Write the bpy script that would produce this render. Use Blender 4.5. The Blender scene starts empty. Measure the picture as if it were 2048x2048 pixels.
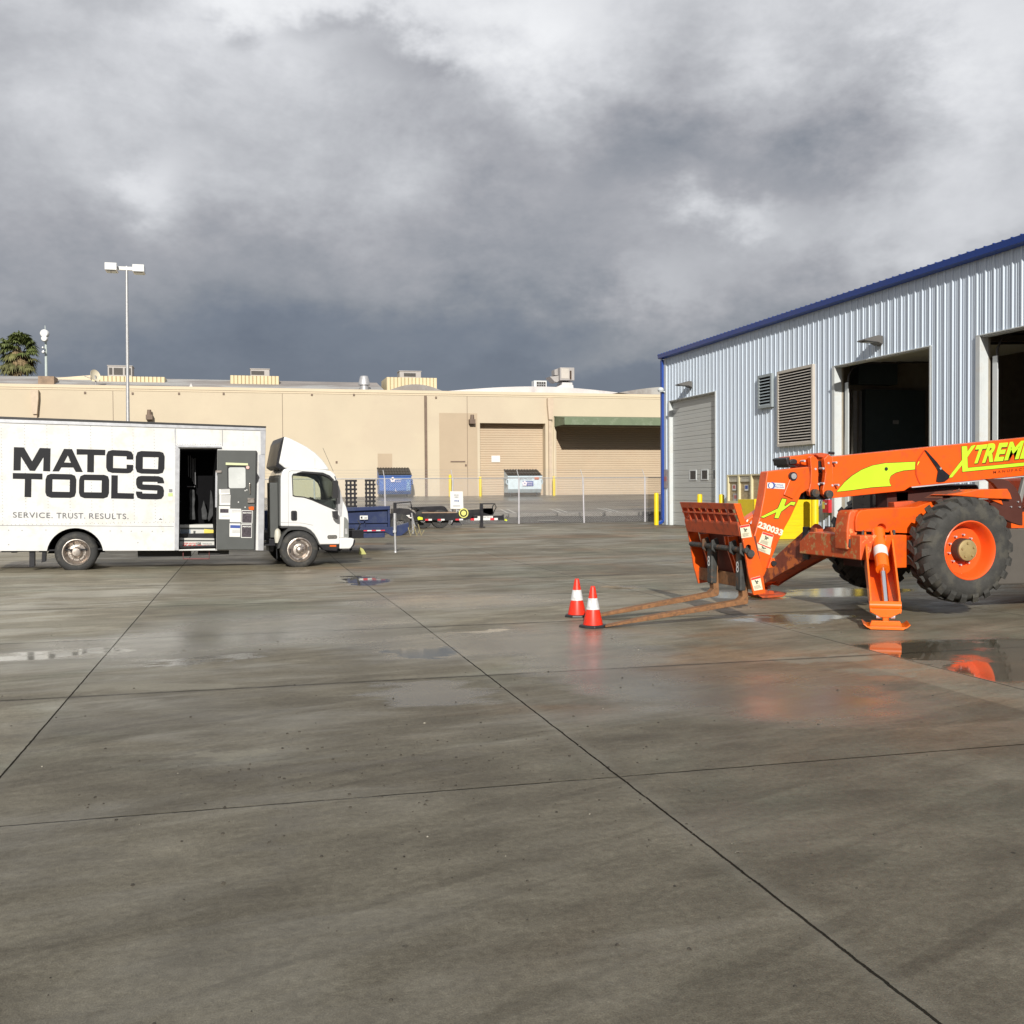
import bpy, bmesh, math, random
from math import sin, cos, pi, radians, sqrt, atan2
from mathutils import Vector, Matrix
random.seed(7)
C = bpy.context.scene.collection
SC = bpy.context.scene
# ---------------------------------------------------------------- camera
CAM_R=(0.9688505,-0.2475481,-0.0069795)
CAM_U=(0.0123432,0.0201221,0.9997213)
CAM_F=(0.2473387,0.9686666,-0.0225508)

cd = bpy.data.cameras.new('camera'); cam = bpy.data.objects.new('camera', cd); C.objects.link(cam)
cd.sensor_width = 36.0; cd.lens = 36.0*2070/2048; cd.clip_start = 0.05; cd.clip_end = 3000
cam.matrix_world = Matrix(((CAM_R[0],CAM_U[0],-CAM_F[0],0),(CAM_R[1],CAM_U[1],-CAM_F[1],0),(CAM_R[2],CAM_U[2],-CAM_F[2],1.6),(0,0,0,1)))
SC.camera = cam
SC.view_settings.view_transform = 'Standard'; SC.view_settings.look = 'None'
SC.view_settings.exposure = 0.0; SC.view_settings.gamma = 1.0
SC.render.resolution_x = 1024; SC.render.resolution_y = 1024
# ---------------------------------------------------------------- node helper
class N:
    def __init__(s, tree): s.t = tree; s.n = tree.nodes; s.l = tree.links
    def new(s, ty, **kw):
        n = s.n.new(ty)
        for k, v in kw.items(): setattr(n, k, v)
        return n
    def put(s, inp, v):
        if hasattr(v, 'is_output') or isinstance(v, bpy.types.NodeSocket): s.l.new(v, inp)
        elif isinstance(v, (tuple, list)) and len(v) == 3 and inp.type == 'RGBA': inp.default_value = (*v, 1)
        else: inp.default_value = v
    def m(s, op, a, b=None, c=None, clamp=False):
        n = s.new('ShaderNodeMath', operation=op, use_clamp=clamp)
        s.put(n.inputs[0], a)
        if b is not None: s.put(n.inputs[1], b)
        if c is not None: s.put(n.inputs[2], c)
        return n.outputs[0]
    def v(s, op, a, b=None, out=0):
        n = s.new('ShaderNodeVectorMath', operation=op); s.put(n.inputs[0], a)
        if b is not None: s.put(n.inputs[1], b)
        return n.outputs[out]
    def noise(s, vec, scale, detail=4, rough=.55, dist=0, col=False):
        n = s.new('ShaderNodeTexNoise'); s.put(n.inputs['Vector'], vec); n.inputs['Scale'].default_value = scale
        n.inputs['Detail'].default_value = detail; n.inputs['Roughness'].default_value = rough; n.inputs['Distortion'].default_value = dist
        return n.outputs[1 if col else 0]
    def mix(s, f, a, b, blend='MIX'):
        n = s.new('ShaderNodeMix', data_type='RGBA', blend_type=blend); s.put(n.inputs[0], f); s.put(n.inputs[6], a); s.put(n.inputs[7], b)
        return n.outputs[2]
    def ramp(s, f, stops, interp='LINEAR'):
        n = s.new('ShaderNodeValToRGB'); cr = n.color_ramp; cr.interpolation = interp; s.put(n.inputs[0], f)
        while len(cr.elements) < len(stops): cr.elements.new(0.5)
        for e, (p, c) in zip(cr.elements, stops):
            e.position = p; e.color = (*c, 1) if isinstance(c, (tuple, list)) else (c, c, c, 1)
        return n.outputs[0]
    def ss(s, x, a, b):   # smooth 0..1 between a and b
        n = s.new('ShaderNodeMapRange', interpolation_type='SMOOTHSTEP'); s.put(n.inputs[0], x)
        n.inputs[1].default_value = a; n.inputs[2].default_value = b; return n.outputs[0]
    def comb(s, x, y, z):
        n = s.new('ShaderNodeCombineXYZ'); s.put(n.inputs[0], x); s.put(n.inputs[1], y); s.put(n.inputs[2], z); return n.outputs[0]
    def sep(s, v):
        n = s.new('ShaderNodeSeparateXYZ'); s.put(n.inputs[0], v); return n.outputs
# ---------------------------------------------------------------- sky and sun
SUN_YAW = radians(13.4); SUN_EL = radians(25)      # direction the light travels, measured from +Y towards +X
W = bpy.data.worlds.new('World'); SC.world = W; W.use_nodes = True
w = N(W.node_tree); w.n.clear()
tc = w.new('ShaderNodeTexCoord').outputs['Generated']
sky = w.new('ShaderNodeTexSky', sky_type='NISHITA'); sky.sun_disc = False
sky.sun_elevation = SUN_EL; sky.sun_rotation = pi + SUN_YAW
sky.air_density = 1.2; sky.dust_density = 2.0
sx, sy, sz = w.sep(w.v('NORMALIZE', tc))
az = w.m('ARCTAN2', sx, sy); el = w.m('ARCSINE', sz)
nx = w.comb(w.m('MULTIPLY', az, 1.0), w.m('MULTIPLY', el, 1.55), w.m('MULTIPLY', sy, .3))
n1 = w.m('SUBTRACT', w.noise(nx, 5.0, 6, .62, .15), .5); n2 = w.m('SUBTRACT', w.noise(w.v('ADD', nx, (3.1, 7.7, 1.3)), 7.0, 5, .62), .5)
off = w.comb(w.m('MULTIPLY', n1, .26), w.m('MULTIPLY', n2, .13), 0.)
pos = w.v('ADD', w.comb(az, el, 0.0), off)
val = w.ramp(w.sep(pos)[1], [(0.0, .43), (.11, .435), (.145, .475), (.175, .56), (.22, .645), (.28, .72), (.37, .765), (.47, .80)])
for (a0, e0), rx, ry, amp in [
    ((0.445,0.307), .17, .062, -.15), ((0.539,0.266), .08, .028, -.09), ((0.337,0.299), .08, .04, -.04),
    ((0.472,0.256), .045, .018, .19), ((0.617,0.221), .17, .045, .15), ((0.175,0.428), .18, .035, .13),
    ((0.294,0.393), .08, .045, .09), ((0.099,0.412), .035, .017, -.17), ((0.028,0.403), .024, .013, -.13),
    ((0.146,0.382), .035, .016, -.10), ((0.670,0.367), .07, .05, .12), ((-0.061,0.260), .035, .035, .12),
    ((-0.181,0.289), .12, .08, .02), ((0.051,0.218), .10, .03, -.06), ((0.159,0.261), .10, .04, -.05),
    ((0.388,0.177), .06, .035, .16), ((0.355,0.136), .12, .02, .07), ((-0.167,0.150), .10, .04, .05), ((0.192,0.161), .18, .03, -.05),((0.686,0.284), .06, .05, .03)]:
    d = w.v('LENGTH', w.v('MULTIPLY', w.v('SUBTRACT', pos, (a0, e0, 0)), (1/rx, 1/ry, 0)), out=1)
    g = w.m('EXPONENT', w.m('MULTIPLY', w.m('MULTIPLY', d, d), -1.0))
    val = w.m('MULTIPLY_ADD', g, amp, val)
fade = w.ss(el, .10, .30)
val = w.m('MULTIPLY_ADD', w.m('MULTIPLY', n1, w.m('MULTIPLY_ADD', fade, .75, .25)), .42, val)
val = w.m('MULTIPLY_ADD', w.m('MULTIPLY', n2, w.m('MULTIPLY_ADD', fade, .75, .25)), .22, val)
back = w.ss(sy, .3, -.4)                             # unseen sky behind the camera dimmed to lower the ambient light
val = w.m('MULTIPLY_ADD', back, -.06, val)
val = w.m('ADD', val, .02)
cl = w.ramp(val, [(.0, (.05, .065, .10)), (.40, (.125, .148, .198)), (.48, (.184, .210, .262)), (.56, (.262, .280, .318)), (.66, (.392, .398, .430)),
                  (.76, (.535, .545, .575)), (.86, (.71, .72, .75)), (1.0, (.93, .94, .96))])
cl10 = w.v('SCALE', cl); w.n[-1].inputs['Scale'].default_value = 10.0
colr = w.mix(.04, cl10, sky.outputs[0])
bg = w.new('ShaderNodeBackground'); w.put(bg.inputs[0], colr); bg.inputs[1].default_value = .1
wo = w.new('ShaderNodeOutputWorld'); w.l.new(bg.outputs[0], wo.inputs[0])
sl = bpy.data.lights.new('sun', 'SUN'); sl.energy = 4.9; sl.angle = radians(.5); sl.color = (1.0, .955, .87)
so = bpy.data.objects.new('sun', sl); C.objects.link(so)
sd = Vector((sin(SUN_YAW)*cos(SUN_EL), cos(SUN_YAW)*cos(SUN_EL), -sin(SUN_EL)))
so.rotation_euler = sd.to_track_quat('-Z', 'Y').to_euler(); so.location = (-10, -30, 30)
# ---------------------------------------------------------------- materials
MATS = {}
def mat(name, col, rough=.5, metal=0., var=.08, scale=3., bump=0., bscale=40., dirt=None, dirt_amt=.0, dscale=4., stretch=(1,1,1), spec=.5, coat=0., dsharp=(.5,.62), world=False, wearf=False):
    if name in MATS: return MATS[name]
    m = bpy.data.materials.new(name); m.use_nodes = True; t = N(m.node_tree)
    p = m.node_tree.nodes['Principled BSDF']
    co = t.new('ShaderNodeTexCoord').outputs['Object'] if not world else t.new('ShaderNodeNewGeometry').outputs['Position']
    vec = t.v('MULTIPLY', co, stretch)
    f = t.noise(vec, scale, 5, .6)
    lo = tuple(max(0, c*(1-var)) for c in col); hi = tuple(min(1, c*(1+var)) for c in col)
    c = t.ramp(f, [(.3, lo), (.7, hi)])
    if dirt:
        df = t.noise(vec, dscale, 8, .65, .2)
        dm = t.ss(df, *dsharp); c = t.mix(t.m('MULTIPLY', dm, dirt_amt), c, dirt)
    t.put(p.inputs['Base Color'], c)
    t.put(p.inputs['Roughness'], t.m('MULTIPLY_ADD', f, .16, rough-.08, clamp=True))
    p.inputs['Metallic'].default_value = metal
    p.inputs['Specular IOR Level'].default_value = spec
    if coat: p.inputs['Coat Weight'].default_value = coat; p.inputs['Coat Roughness'].default_value = .1
    if bump:
        b = t.new('ShaderNodeBump'); b.inputs['Distance'].default_value = .02; b.inputs['Strength'].default_value = bump
        t.put(b.inputs['Height'], t.noise(vec, bscale, 4, .6)); t.l.new(b.outputs[0], p.inputs['Normal'])
    MATS[name] = m; return m
WHITE = mat('white_paint', (.68,.685,.68), .35, var=.03, scale=1.2, dirt=(.54,.50,.42), dirt_amt=.32, dscale=2.6, coat=.3)
WHITE2 = mat('white_gloss', (.70,.705,.70), .25, var=.02, coat=.5)
ALU = mat('aluminium_trim', (.50,.51,.54), .38, .5, var=.08, scale=8)
CHROME = mat('chrome', (.50,.45,.41), .32, .85, var=.12, scale=9, dirt=(.16,.12,.09), dirt_amt=.5, dscale=12)
RUBBER = mat('rubber', (.030,.030,.030), .75, var=.25, scale=14, bump=.3, bscale=60, dirt=(.11,.10,.08), dirt_amt=.35, dscale=5)
TYRE = mat('muddy_rubber', (.042,.041,.038), .8, var=.3, scale=9, bump=.4, bscale=50, dirt=(.085,.078,.060), dirt_amt=.5, dscale=4.5)
BLACK = mat('black_plastic', (.018,.018,.020), .45, var=.15)
BLACKP = mat('black_paint', (.012,.012,.016), .35, var=.2, dirt=(.05,.045,.04), dirt_amt=.3)
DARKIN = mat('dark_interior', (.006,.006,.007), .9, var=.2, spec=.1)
CHAR = mat('charcoal_door', (.075,.080,.078), .5, var=.06, scale=5)
LETTER = mat('letter_black', (.010,.0105,.014), .5, var=.05, spec=.25)
GREYTX = mat('grey_print', (.22,.22,.24), .5)
PAPER = mat('paper_white', (.70,.70,.68), .6, var=.04)
RED = mat('red_print', (.60,.03,.03), .5)
REDL = mat('red_reflector', (.62,.03,.05), .35)
BLUEP = mat('blue_print', (.04,.08,.30), .5)
YELP = mat('yellow_print', (.80,.65,.12), .5)
AMBER = mat('amber_lens', (.70,.13,.02), .3)
ORANGE = mat('orange_paint', (.78,.105,.006), .38, var=.07, scale=1.5, dirt=(.42,.075,.02), dirt_amt=.5, dscale=4.5, coat=.25)
ORANGE2 = mat('orange_bright', (.80,.15,.005), .36, var=.06, scale=2, dirt=(.35,.08,.02), dirt_amt=.4, dscale=9, dsharp=(.6,.7), coat=.2)
ORWORN = mat('worn_orange_paint', (.62,.10,.020), .55, var=.18, scale=5, dirt=(.52,.33,.13), dirt_amt=.85, dscale=11, dsharp=(.54,.60), bump=.15)
ORRED = mat('shaded_faded_orange', (.50,.080,.022), .6, var=.18, scale=4, dirt=(.16,.05,.03), dirt_amt=.6, dscale=7)  # old paint, with the shade of forward and far-side faces put into the colour
RUST = mat('rusty_steel', (.225,.105,.042), .7, var=.25, scale=14, dirt=(.10,.055,.032), dirt_amt=.6, dscale=26, bump=.3, bscale=70, stretch=(1,1,1))
DKSTEEL = mat('dark_steel', (.055,.057,.055), .6, .3, var=.4, scale=10, dirt=(.20,.09,.035), dirt_amt=.55, dscale=8)
LIME = mat('lime_decal', (.50,.82,.03), .4, var=.03)
DKEDGE = mat('decal_edge', (.16,.05,.01), .5)
GOLD = mat('hub_gold', (.36,.27,.12), .55, .2, var=.15, scale=10)
ROD = mat('polished_rod', (.80,.82,.85), .12, 1.0, var=.03)
BLUET = mat('blue_trailer_paint', (.009,.022,.085), .42, var=.15, dirt=(.04,.055,.10), dirt_amt=.4)
BLUETR = mat('blue_trim', (.010,.055,.31), .38, var=.06, scale=1)
STEELW = mat('ribbed_cladding', (.575,.65,.75), .42, var=.035, scale=.7, stretch=(1,1,.12), dirt=(.50,.56,.62), dirt_amt=.25, dscale=.8)
TRIMW = mat('white_trim', (.58,.61,.62), .45, var=.05, dirt=(.5,.45,.38), dirt_amt=.25, dscale=3)
DOORG = mat('grey_door', (.46,.47,.455), .45, var=.04, scale=1, stretch=(1,1,3))
LOUV = mat('beige_louver', (.50,.46,.41), .5, var=.06)
LOUVG = mat('grey_louver', (.30,.34,.36), .5, var=.06)
YEL = mat('yellow_paint', (.80,.58,.005), .42, var=.05, scale=3, dirt=(.55,.42,.05), dirt_amt=.3, dscale=6)
YELSH = mat('yellow_boards', (.80,.57,.005), .5, var=.06, scale=2.5, stretch=(1,1,9), dirt=(.62,.46,.03), dirt_amt=.35)
CREAM = mat('cream_stucco', (.56,.480,.358), .85, var=.045, scale=.35, bump=.12, bscale=9, dirt=(.52,.43,.33), dirt_amt=.35, dscale=.25, world=True)
CREAML = mat('cream_trim', (.63,.53,.385), .7, var=.05, scale=.6)
TANP = mat('tan_patch', (.46,.365,.26), .85, var=.05, scale=.5, world=True)
CREAMD = mat('rollup_cream', (.51,.405,.29), .7, var=.05, scale=.5, dirt=(.50,.38,.27), dirt_amt=.4, dscale=.7, world=True)
CORR = mat('cream_corrugated', (.62,.52,.33), .6, var=.05, scale=.8)
BROWN = mat('brown_metal', (.16,.11,.08), .6, var=.2)
TANM = mat('tan_downspout', (.55,.44,.33), .6, var=.1)
GREENA = mat('green_awning', (.14,.18,.11), .7, var=.10, scale=1.2, dirt=(.24,.28,.2), dirt_amt=.4, dscale=2)
ROOF = mat('weathered_roof', (.26,.235,.22), .8, var=.22, scale=.25, stretch=(1,2,1), dirt=(.45,.46,.45), dirt_amt=.6, dscale=.18, dsharp=(.48,.62), world=True)
ROOFW = mat('white_roof', (.58,.56,.56), .7, var=.12, scale=.4, dirt=(.38,.34,.34), dirt_amt=.6, dscale=.3, world=True)
GALV = mat('galvanised', (.47,.47,.48), .5, .55, var=.12, scale=10)
GALVW = mat('galvanised_light', (.50,.49,.52), .5, .1, var=.12, scale=6)
DUMPB = mat('blue_dumpster', (.025,.10,.36), .5, var=.15, scale=3, dirt=(.08,.20,.45), dirt_amt=.5, dscale=5)
DUMPG = mat('pale_dumpster', (.56,.66,.72), .5, var=.06, scale=3, dirt=(.35,.36,.36), dirt_amt=.3)
CONW = mat('pale_concrete', (.20,.185,.165), .85, var=.2, scale=6, bump=.2)
SOIL = mat('damp_soil', (.050,.042,.032), .9, var=.5, scale=14, bump=.6, bscale=30, dirt=(.20,.17,.13), dirt_amt=.6, dscale=25, dsharp=(.6,.64), world=True)
ROADW = mat('road_paint', (.62,.60,.56), .7, var=.12, scale=8, dirt=(.2,.19,.17), dirt_amt=.6, dscale=9, world=True)
CONEO = mat('cone_orange', (.82,.030,.010), .42, var=.06, dirt=(.30,.05,.03), dirt_amt=.45, dscale=16)
CONEW = mat('cone_white', (.66,.67,.68), .35, var=.08, scale=20, dirt=(.40,.38,.36), dirt_amt=.5, dscale=18)
PLY = mat('plywood', (.40,.31,.18), .7, var=.14, scale=4, stretch=(1,1,4), dirt=(.55,.47,.33), dirt_amt=.5)
CREAMF = mat('cream_frame', (.62,.56,.36), .55, var=.08)
TRUNK = mat('palm_bark', (.09,.07,.055), .9, var=.3, scale=6)
FROND = mat('palm_green', (.10,.125,.035), .6, var=.45, scale=1.2)
DEADF = mat('palm_dead', (.22,.16,.085), .8, var=.5, scale=1.5)
HVAC = mat('unit_grey', (.36,.34,.33), .6, .2, var=.08)
HVACD = mat('unit_dark', (.05,.045,.042), .6, var=.3, scale=6)
SKIN = mat('grey_cloth', (.16,.16,.17), .8, var=.3, scale=8)
def glassm(name, tint, mixf=.75, rough=.03):
    if name in MATS: return MATS[name]
    m = bpy.data.materials.new(name); m.use_nodes = True; t = N(m.node_tree); t.n.clear()
    tr = t.new('ShaderNodeBsdfTransparent'); tr.inputs[0].default_value = (*tint, 1)
    gl = t.new('ShaderNodeBsdfGlossy'); gl.inputs['Roughness'].default_value = rough; gl.inputs[0].default_value = (.9,.95,1,1)
    fr = t.new('ShaderNodeFresnel'); fr.inputs[0].default_value = 1.5
    mx = t.new('ShaderNodeMixShader'); t.l.new(t.m('ADD', fr.outputs[0], .03), mx.inputs[0]); t.l.new(tr.outputs[0], mx.inputs[1]); t.l.new(gl.outputs[0], mx.inputs[2])
    o = t.new('ShaderNodeOutputMaterial'); t.l.new(mx.outputs[0], o.inputs[0]); MATS[name] = m; return m
GLASS = glassm('window_glass', (.84,.90,.84))
GLASSD = glassm('tinted_glass', (.25,.30,.30))
# ---------------------------------------------------------------- mesh helpers
ROOTM = {}
def kind(o, label=None, cat=None, group=None, k=None):
    if label: o['label'] = label
    if cat: o['category'] = cat
    if group: o['group'] = group
    if k: o['kind'] = k
    return o
def thing(name, label, cat, loc=(0,0,0), rz=0., group=None):
    o = bpy.data.objects.new(name, None); C.objects.link(o); o.empty_display_size = .2
    o.location = loc; o.rotation_euler = (0, 0, rz)
    ROOTM[o.name] = Matrix.Translation(loc) @ Matrix.Rotation(rz, 4, 'Z')
    return kind(o, label, cat, group)
AX = {'y': lambda a, b, d: (a, d, b), 'x': lambda a, b, d: (d, a, b), 'z': lambda a, b, d: (a, b, d)}
class MB:
    def __init__(s, M=None): s.bm = bmesh.new(); s.M = M
    def P(s, p): return (s.M @ Vector(p)) if s.M else Vector(p)
    def vs(s, pts): return [s.bm.verts.new(s.P(p)) for p in pts]
    def box(s, x0, x1, y0, y1, z0, z1):
        v = s.vs([(x0,y0,z0),(x1,y0,z0),(x1,y1,z0),(x0,y1,z0),(x0,y0,z1),(x1,y0,z1),(x1,y1,z1),(x0,y1,z1)])
        for f in ((0,3,2,1),(4,5,6,7),(0,1,5,4),(1,2,6,5),(2,3,7,6),(3,0,4,7)): s.bm.faces.new([v[i] for i in f])
        return s
    def prism(s, pts, d0, d1, ax='y', pts2=None):
        f = AX[ax]; n = len(pts); q = pts2 or pts
        a = s.vs([f(p[0], p[1], d0) for p in pts]); b = s.vs([f(p[0], p[1], d1) for p in q])
        s.bm.faces.new(a); s.bm.faces.new(b[::-1])
        for i in range(n): s.bm.faces.new([a[i], b[i], b[(i+1) % n], a[(i+1) % n]])
        return s
    def poly(s, pts3): s.bm.faces.new(s.vs(pts3)); return s
    def flat(s, pts, d, ax='y'):
        f = AX[ax]; s.bm.faces.new(s.vs([f(p[0], p[1], d) for p in pts])); return s
    def frame(s, p0, p1):
        d = (p1-p0).normalized(); a = d.cross(Vector((0,0,1)) if abs(d.z) < .9 else Vector((1,0,0))).normalized(); return a, d.cross(a)
    def cyl(s, p0, p1, r0, r1=None, n=14, cap=True):
        p0 = Vector(p0); p1 = Vector(p1); r1 = r0 if r1 is None else r1; a, b = s.frame(p0, p1)
        A = s.vs([p0+a*cos(2*pi*i/n)*r0+b*sin(2*pi*i/n)*r0 for i in range(n)]); B = s.vs([p1+a*cos(2*pi*i/n)*r1+b*sin(2*pi*i/n)*r1 for i in range(n)])
        for i in range(n): s.bm.faces.new([A[i], A[(i+1)%n], B[(i+1)%n], B[i]])
        if cap: s.bm.faces.new(A[::-1]); s.bm.faces.new(B)
        return s
    def tube(s, pts, r, n=8):
        pts = [Vector(p) for p in pts]; rings = []
        for i, p in enumerate(pts):
            d = (pts[min(i+1, len(pts)-1)]-pts[max(i-1, 0)]); a, b = s.frame(Vector((0,0,0)), d)
            if rings and a.dot(pa) < 0: a = -a; b = -b
            pa = a
            rr = r[i] if isinstance(r, (list, tuple)) else r
            rings.append(s.vs([p+a*cos(2*pi*k/n)*rr+b*sin(2*pi*k/n)*rr for k in range(n)]))
        for A, B in zip(rings, rings[1:]):
            for k in range(n): s.bm.faces.new([A[k], A[(k+1)%n], B[(k+1)%n], B[k]])
        s.bm.faces.new(rings[0][::-1]); s.bm.faces.new(rings[-1]); return s
    def bar(s, p0, p1, wd, th, up=(0,0,1)):   # rectangular bar
        p0 = Vector(p0); p1 = Vector(p1); d = (p1-p0).normalized(); a = d.cross(Vector(up)).normalized(); b = a.cross(d)
        v = []
        for p in (p0, p1): v += s.vs([p-a*wd/2-b*th/2, p+a*wd/2-b*th/2, p+a*wd/2+b*th/2, p-a*wd/2+b*th/2])
        for f in ((0,1,2,3),(7,6,5,4),(0,4,5,1),(1,5,6,2),(2,6,7,3),(3,7,4,0)): s.bm.faces.new([v[i] for i in f])
        return s
    def lathe(s, prof, c, axis=(0,1,0), n=40):   # prof: (radius, distance along axis)
        c = Vector(c); d = Vector(axis).normalized(); a, b = s.frame(Vector((0,0,0)), d); R = []
        for r, h in prof: R.append(s.vs([c+d*h+a*cos(2*pi*i/n)*r+b*sin(2*pi*i/n)*r for i in range(n)]) if r > 1e-5 else s.vs([c+d*h]))
        for A, B in zip(R, R[1:]):
            for i in range(n):
                j = (i+1) % n
                if len(A) == 1 and len(B) == 1: continue
                if len(A) == 1: s.bm.faces.new([A[0], B[j], B[i]])
                elif len(B) == 1: s.bm.faces.new([A[i], A[j], B[0]])
                else: s.bm.faces.new([A[i], A[j], B[j], B[i]])
        return s
    def curve(s, splines=None, text=None, fit=None, d=0., ax='y', bold=0., spacing=1.):
        # filled 2D outline (holes allowed) or lettering, mapped onto a plane
        if text is not None:
            cu = bpy.data.curves.new('t', 'FONT'); cu.body = text; cu.offset = bold; cu.space_character = spacing; cu.fill_mode = 'BOTH' if hasattr(cu, 'fill_mode') else 'BOTH'
        else:
            cu = bpy.data.curves.new('c', 'CURVE'); cu.dimensions = '2D'; cu.fill_mode = 'BOTH'
            ox, oy = splines[0][0]
            for spn in splines:
                sp = cu.splines.new('POLY'); sp.points.add(len(spn)-1); sp.use_cyclic_u = True
                for q, (x, y) in zip(sp.points, spn): q.co = ((x-ox)*10, (y-oy)*10, 0, 1)
        o = bpy.data.objects.new('t', cu); C.objects.link(o); dg = bpy.context.evaluated_depsgraph_get(); dg.update()
        me = bpy.data.meshes.new_from_object(o.evaluated_get(dg)); f = AX[ax]
        if text is not None:
            xs = [v.co.x for v in me.vertices]; ys = [v.co.y for v in me.vertices]
            if xs:
                x0, x1, y0, y1 = min(xs), max(xs), min(ys), max(ys); bl, br, tl = [Vector(q) for q in fit]
                mp = lambda v: bl+(v.x-x0)/(x1-x0)*(br-bl)+(v.y-y0)/max(1e-6, y1-y0)*(tl-bl)
        else: mp = lambda v: (v.x/10+ox, v.y/10+oy)
        if me.vertices:
            nv = []
            for v in me.vertices:
                q = mp(v.co); nv.append(s.bm.verts.new(s.P(f(q[0], q[1], d))))
            for p in me.polygons:
                try: s.bm.faces.new([nv[i] for i in p.vertices])
                except ValueError: pass
        bpy.data.objects.remove(o); bpy.data.meshes.remove(me); bpy.data.curves.remove(cu); return s
    def build(s, name, m, parent=None, bevel=0., smooth=False, recalc=True, label=None, cat=None, group=None, k=None, seg=2, origin=None):
        if recalc: bmesh.ops.recalc_face_normals(s.bm, faces=s.bm.faces)
        if parent is not None:
            s.bm.transform(ROOTM[parent.name].inverted())
        else:
            vv = [v.co for v in s.bm.verts]
            L = Vector(origin) if origin is not None else Vector(((min(v.x for v in vv)+max(v.x for v in vv))/2, (min(v.y for v in vv)+max(v.y for v in vv))/2, min(v.z for v in vv)))
            s.bm.transform(Matrix.Translation(-L))
        me = bpy.data.meshes.new(name); s.bm.to_mesh(me); s.bm.free()
        o = bpy.data.objects.new(name, me); C.objects.link(o); me.materials.append(m)
        if parent is not None: o.parent = parent; ROOTM[o.name] = ROOTM[parent.name]
        else: o.location = L; ROOTM[o.name] = Matrix.Translation(L)
        if smooth:
            for p in me.polygons: p.use_smooth = True
            me.set_sharp_from_angle(angle=radians(38))
        if bevel:
            b = o.modifiers.new('bevel', 'BEVEL'); b.width = bevel; b.segments = seg; b.limit_method = 'ANGLE'; b.angle_limit = radians(35); b.harden_normals = False
        return kind(o, label, cat, group, k)
def cut(o, *cutters):      # subtract closed meshes (MB, in world space) from o
    inv = ROOTM[o.name].inverted()
    for cmb in cutters:
        bmesh.ops.recalc_face_normals(cmb.bm, faces=cmb.bm.faces); cmb.bm.transform(inv); me = bpy.data.meshes.new('k'); cmb.bm.to_mesh(me); cmb.bm.free()
        co = bpy.data.objects.new('k', me); C.objects.link(co)
        w0 = o.matrix_world.copy(); par = o.parent; lw = o.location.copy(); o.parent = None; o.location = (0,0,0)
        md = o.modifiers.new('b', 'BOOLEAN'); md.object = co; md.operation = 'DIFFERENCE'; md.solver = 'EXACT'
        bevs = [m_ for m_ in o.modifiers if m_.type == 'BEVEL']
        for m_ in bevs: m_.show_viewport = False
        dg = bpy.context.evaluated_depsgraph_get(); dg.update()
        nm = bpy.data.meshes.new_from_object(o.evaluated_get(dg)); o.modifiers.remove(md)
        for m_ in bevs: m_.show_viewport = True
        old = o.data; o.data = nm; o.location = lw; o.parent = par; bpy.data.objects.remove(co)
def dup(root, loc, rz=None, label=None):
    r = root.copy(); C.objects.link(r); r.location = loc
    if rz is not None: r.rotation_euler = (0,0,rz)
    if label: r['label'] = label
    for ch in list(root.children):
        c = ch.copy(); C.objects.link(c); c.parent = r
        for g in ch.children: q = g.copy(); C.objects.link(q); q.parent = c
    return r
def arc(cx, cy, r, a0, a1, n=12, ry=None): return [(cx+r*cos(radians(a0+(a1-a0)*i/n)), cy+(ry or r)*sin(radians(a0+(a1-a0)*i/n))) for i in range(n+1)]
def rrect(x0, y0, x1, y1, r, n=4):
    return arc(x1-r, y0+r, r, -90, 0, n)+arc(x1-r, y1-r, r, 0, 90, n)+arc(x0+r, y1-r, r, 90, 180, n)+arc(x0+r, y0+r, r, 180, 270, n)
def sst(x, a, b): t = max(0, min(1, (x-a)/(b-a))); return t*t*(3-2*t)
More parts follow.
